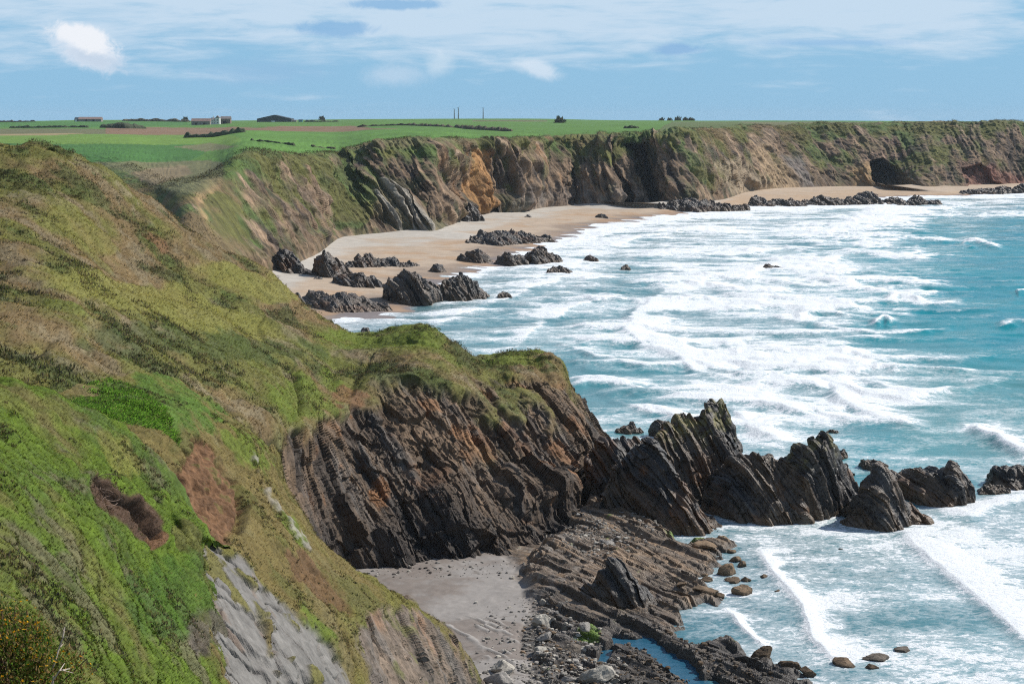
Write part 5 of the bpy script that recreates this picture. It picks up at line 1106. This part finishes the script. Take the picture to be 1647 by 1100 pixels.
# ================================================================== FARM, MASTS, HEDGES
def land_z(px, d):
    i = int(np.argmin(np.abs(pxF[:, 200] - px))); yv = PF[i, :, 1]; j0 = icut; j = j0 + int(np.argmin(np.abs(yv[j0:] - d))); return PF[i, j, 2]
def site(px, d): x = (px - CX) / F * d; return np.array([x, d, land_z(px, d)])
class MB:
    def __init__(s): s.V, s.F = [], []
    def box(s, x0, x1, y0, y1, z0, z1):
        b = len(s.V); s.V += [(x, y, z) for x in (x0, x1) for y in (y0, y1) for z in (z0, z1)]
        s.F += [tuple(b + i for i in f) for f in ((0, 1, 3, 2), (4, 6, 7, 5), (0, 4, 5, 1), (2, 3, 7, 6), (0, 2, 6, 4), (1, 5, 7, 3))]; return s
    def gable(s, x0, x1, y0, y1, z0, zr, along='x', over=.4, th=.3):
        """two roof slopes as one solid prism"""
        b = len(s.V)
        if along == 'x':
            ym = (y0 + y1) / 2; pts = [(x, y, z) for x in (x0 - over, x1 + over) for y, z in ((y0 - over, z0), (y1 + over, z0), (ym, zr))]
        else:
            xm = (x0 + x1) / 2; pts = [(x, y, z) for y in (y0 - over, y1 + over) for x, z in ((x0 - over, z0), (x1 + over, z0), (xm, zr))]
        s.V += pts; s.F += [tuple(b + i for i in f) for f in ((0, 2, 1), (3, 4, 5), (0, 1, 4, 3), (1, 2, 5, 4), (2, 0, 3, 5))]; return s
    def build(s, name, mat, parent=None, **kw): return link(name, py_mesh(name, np.array(s.V), s.F), mat, parent=parent, **kw)
MW = mat_flat('whitewash', C(.80, .79, .76), .8, .08, .5); MST = mat_flat('grey_stone_wall', C(.24, .21, .19), .9, .25, .6); MSL = mat_flat('slate_roof', C(.19, .165, .155), .7, .2, .4); MSH = mat_flat('dark_sheeting', C(.045, .058, .07), .5, .15, .3)
MRR = mat_flat('rusty_roof', C(.24, .165, .14), .7, .25, .4); MDK = mat_flat('dark_opening', C(.012, .012, .014), .9, .1, 1); MPOLE = mat_flat('galvanised_steel', C(.20, .22, .24), .5, .1, .5); MGL = mat_flat('window_glass', C(.05, .06, .07), .15, .1, 1, .5)
K = 2350 / F
def building(name, label, px, d): return thing(name, label, 'building', tuple(site(px, d) + [0, 0, -.3]))
b = building('barn', 'long low barn with a rusty roof and an open dark end on the left skyline', 147, 2350)
MB().box(-13, 18, 0, 11, 0, 3.6).build('wall', MST, b); MB().gable(-13, 18, 0, 11, 3.6, 6.6).build('roof', MRR, b)
MB().box(-18.5, -13.02, .3, 10.7, 0, 3.6).gable(-18.5, -13.4, .3, 10.7, 3.62, 6.2, over=.2).build('lean_to', MSH, b); MB().box(-17.4, -15.2, -.04, .26, 0, 3.0).build('doorway', MW, b)
[MB().box(x, x + 3, -.06, -.003, 0, 3).build('door', MDK, b) for x in (-4, 6)]
b = building('stone_barn', 'long stone barn with a slate roof left of the white farmhouse', 328, 2050)
MB().box(-12, 10, 0, 8, 0, 4.6).build('wall', MST, b); MB().gable(-12, 10, 0, 8, 4.6, 8.0).build('roof', MRR, b); [MB().box(x, x + 2.5, -.06, -.003, 0, 2.8).build('door', MDK, b) for x in (-8, 2)]
b = building('farmhouse', 'white farmhouse with a chimney and a low wing among brown barns', 350, 2080)
w_ = MB().box(-5.5, 0, 0, 8, 0, 6.0).box(.02, 5.2, 1, 7.4, 0, 8.0); w_.build('wall', MW, b); r_ = MB().gable(-5.5, -.3, 0, 8, 6.02, 8.4, over=.25).gable(.02, 5.2, 1, 7.4, 8.02, 11, along='y', over=.25).build('roof', MSL, b)
MB().box(-3.2, -2.2, 3.4, 4.6, 8.0, 10.6).build('chimney', MW, r_)
for x, z in ((-4.2, 1.4), (-1.8, 1.4), (-4.2, 3.9), (-1.8, 3.9)): MB().box(x, x + 1.1, -.05, -.003, z, z + 1.4).build('window', MGL, b)
for x, z in ((1.8, 1.6), (1.8, 4.8)): MB().box(x, x + 1.4, .95, .997, z, z + 1.6).build('window', MGL, b)
b = building('farm_shed', 'tall brown barn just right of the white farmhouse', 365, 2110)
MB().box(-5, 7, 0, 9, 0, 6.6).build('wall', mat_flat('brown_wall', C(.20, .15, .12), .9, .2, .5), b); MB().gable(-5, 7, 0, 9, 6.6, 9.6).build('roof', MSL, b); MB().box(-2, 2, -.06, -.003, 0, 4).build('door', MDK, b)
b = building('large_shed', 'big dark sheet clad shed with a wide shallow gable on the skyline', 444, 2300)
MB().box(-23, 23, 0, 30, 0, 4.4).build('wall', MSH, b); MB().gable(-23, 23, 0, 30, 4.4, 9.6, along='y').build('roof', MSH, b); MB().box(-3.5, 1, -.1, -.003, 0, 1.8).build('gate', MW, b)
b = building('small_shed', 'small teal shed right of the big dark shed', 486, 2300); MB().box(-2.6, 2.6, 0, 5, 0, 2.6).build('wall', mat_flat('teal_sheet', C(.06, .20, .24), .6, .1, .5), b); MB().gable(-2.6, 2.6, 0, 5, 2.6, 3.6, over=.2).build('roof', MSH, b)
b = building('small_shed', 'low grey shed between the big dark shed and the teal one', 475, 2310); MB().box(-3.5, 3.5, 0, 6, 0, 2.2).build('wall', MST, b); MB().gable(-3.5, 3.5, 0, 6, 2.2, 3.2, over=.2).build('roof', MSL, b)
for px, top, lab in ((731.5, 176, 'leftmost of the three thin masts on the skyline'), (738, 174, 'middle mast, tallest of the three on the skyline'), (777.5, 174.5, 'right hand mast standing apart from the other two')):
    s_ = site(px, 2560); h = CAMZ + (HORIZON - top) / F * 2560 - s_[2]; t = thing('mast', lab, 'mast', tuple(s_), 'thin masts on the skyline')
    V, Fc = [], []; tube(V, Fc, [(0, 0, -1), (0, 0, h * .5), (0, 0, h)], .85, .5, 8); link('pole', py_mesh('pole', np.array(V), Fc), MPOLE, parent=t)
    V, Fc = [], []
    for k in range(3): tube(V, Fc, [(0, -.9, h * .985), (2.6 * math.cos(2.1 * k + px), -.9, h * .985 + 3.4 * math.sin(2.1 * k + px))], .22, .08, 5)
    link('aerial', py_mesh('aerial', np.array(V), Fc), MPOLE, parent=t)
M_HEDGE = mat_ground('hedge_leaf', .6, .8, vary=.5)
def hedge(label, pts, hgt, wid, colr, seed, name='hedge', cat='hedge'):
    """pts: (px, distance) along its foot"""
    q = np.array([site(a, b) for a, b in pts]); L = np.concatenate([[0], np.cumsum(np.linalg.norm(np.diff(q, axis=0), axis=1))]); n = int(np.clip(L[-1] / (hgt * .5), 24, 400))
    t = np.linspace(0, L[-1], n); c = np.stack([np.interp(t, L, q[:, k]) for k in range(3)], -1); ang = np.linspace(0, math.pi, 9)
    tn = np.gradient(c, axis=0); tn[:, 2] = 0; tn /= np.linalg.norm(tn, axis=1)[:, None]; sd_ = np.stack([-tn[:, 1], tn[:, 0], 0 * t], -1)
    endt = np.clip(np.minimum(np.arange(n), n - 1 - np.arange(n)) / 3.0, .1, 1)
    P = c[:, None] + sd_[:, None] * (np.cos(ang) * wid)[None, :, None] * endt[:, None, None]; P[..., 2] += np.sin(ang)[None] ** .7 * hgt * endt[:, None] - .3
    nn = fbm(P, hgt * 2.2, 4, seed); P[..., 2] += np.sin(ang)[None] * hgt * .75 * nn; P[..., 1] += wid * .4 * fbm(P, hgt, 3, seed + 1)
    cc = colr * (1 + .4 * fbm(P, hgt, 3, seed + 2))[..., None]
    grid_obj(name, P, M_HEDGE, cc, smooth=False, label=label, cat=cat)
HD_ = C(.055, .070, .035); HB_ = C(.10, .085, .055)
hedge('dark brown hedge on the skyline at the far left edge', [(-60, 2500), (20, 2500), (64, 2480)], 2.2, 2, HB_, 4001)
hedge('long brown hedge on the skyline between the low barn and the farmhouse', [(198, 2450), (250, 2450), (312, 2450)], 3.2, 2.5, HB_, 4002)
hedge('dark thicket of hedge below the skyline left of the farm', [(165, 1700), (205, 1680), (238, 1720)], 4.0, 5, HD_ * .8, 4003)
hedge('thin hedge crossing the pale green field at the left', [(20, 1750), (90, 1740), (150, 1730)], 1.8, 2, HD_, 4004)
hedge('broken dark hedge below the farm along the ploughed strip', [(298, 1180), (330, 1170), (372, 1140), (398, 1120)], 2.4, 2, HD_, 4005)
hedge('long dark field hedge running from the ploughed strip to the cliff top', [(575, 1500), (660, 1470), (740, 1330), (800, 1200), (822, 1150)], 1.9, 1.8, HB_ * .8, 4006)
hedge('hedge along the right side of the big dark shed', [(492, 2260), (520, 2250), (548, 2260)], 2.2, 2, HD_, 4007)
hedge('low hedge edging the green field above the bluff', [(405, 860), (440, 850), (480, 845)], 1.1, 1.0, HD_, 4008)
hedge('low bank with bushes on the cliff top by the right side of the green field', [(500, 835), (520, 832), (545, 830)], 1.0, 1.0, HB_, 4009)
hedge('short dark hedge near the cliff top in the middle of the far field', [(1000, 1270), (1015, 1265), (1028, 1262)], 2.0, 2, HD_, 4010)
for i, (px, r_, lab) in enumerate(((1062, 3.2, 'leftmost low bush of the skyline row above the middle of the bay'), (1075, 3.0, 'second bush from the left in the skyline row above the bay'), (1088, 4.2, 'tallest bush of the skyline row above the bay'), (1100, 3.4, 'second bush from the right in the skyline row above the bay'), (1110, 3.4, 'rightmost bush of the skyline row above the bay'), (302, 4.0, 'round dark bush behind the long stone barn'), (520, 3.6, 'small round tree on the skyline right of the teal shed'), (900, 4.5, 'dark bush in the green field below the skyline, right of the masts'))):
    d = 2560 if i != 7 else 1900; s_ = site(px, d); lump('bush', tuple(s_ + [0, 0, -.5]), r_ * 1.25, r_, r_ * 1.25, HD_ * .9, lab, 4100 + i, group='bushes on the skyline' if i < 5 else None, n=160, k=2.2)

# ---------------------------------------------------------------- sea air over the whole bay
M_HAZE = bpy.data.materials.new('sea_haze'); M_HAZE.use_nodes = True; t = NT(M_HAZE.node_tree)
vol = t.n('ShaderNodeVolumePrincipled', ins={'Color': (.72, .86, .98, 1), 'Density': .000035, 'Anisotropy': .0})
t.link(vol.outputs[0], t.n('ShaderNodeOutputMaterial').inputs['Volume'])
hz = MB().box(-6000, 7000, -500, 8500, -7, 74); link('haze', py_mesh('haze', np.array(hz.V, float), hz.F), M_HAZE, kind='stuff', label='thin sea haze over the bay')
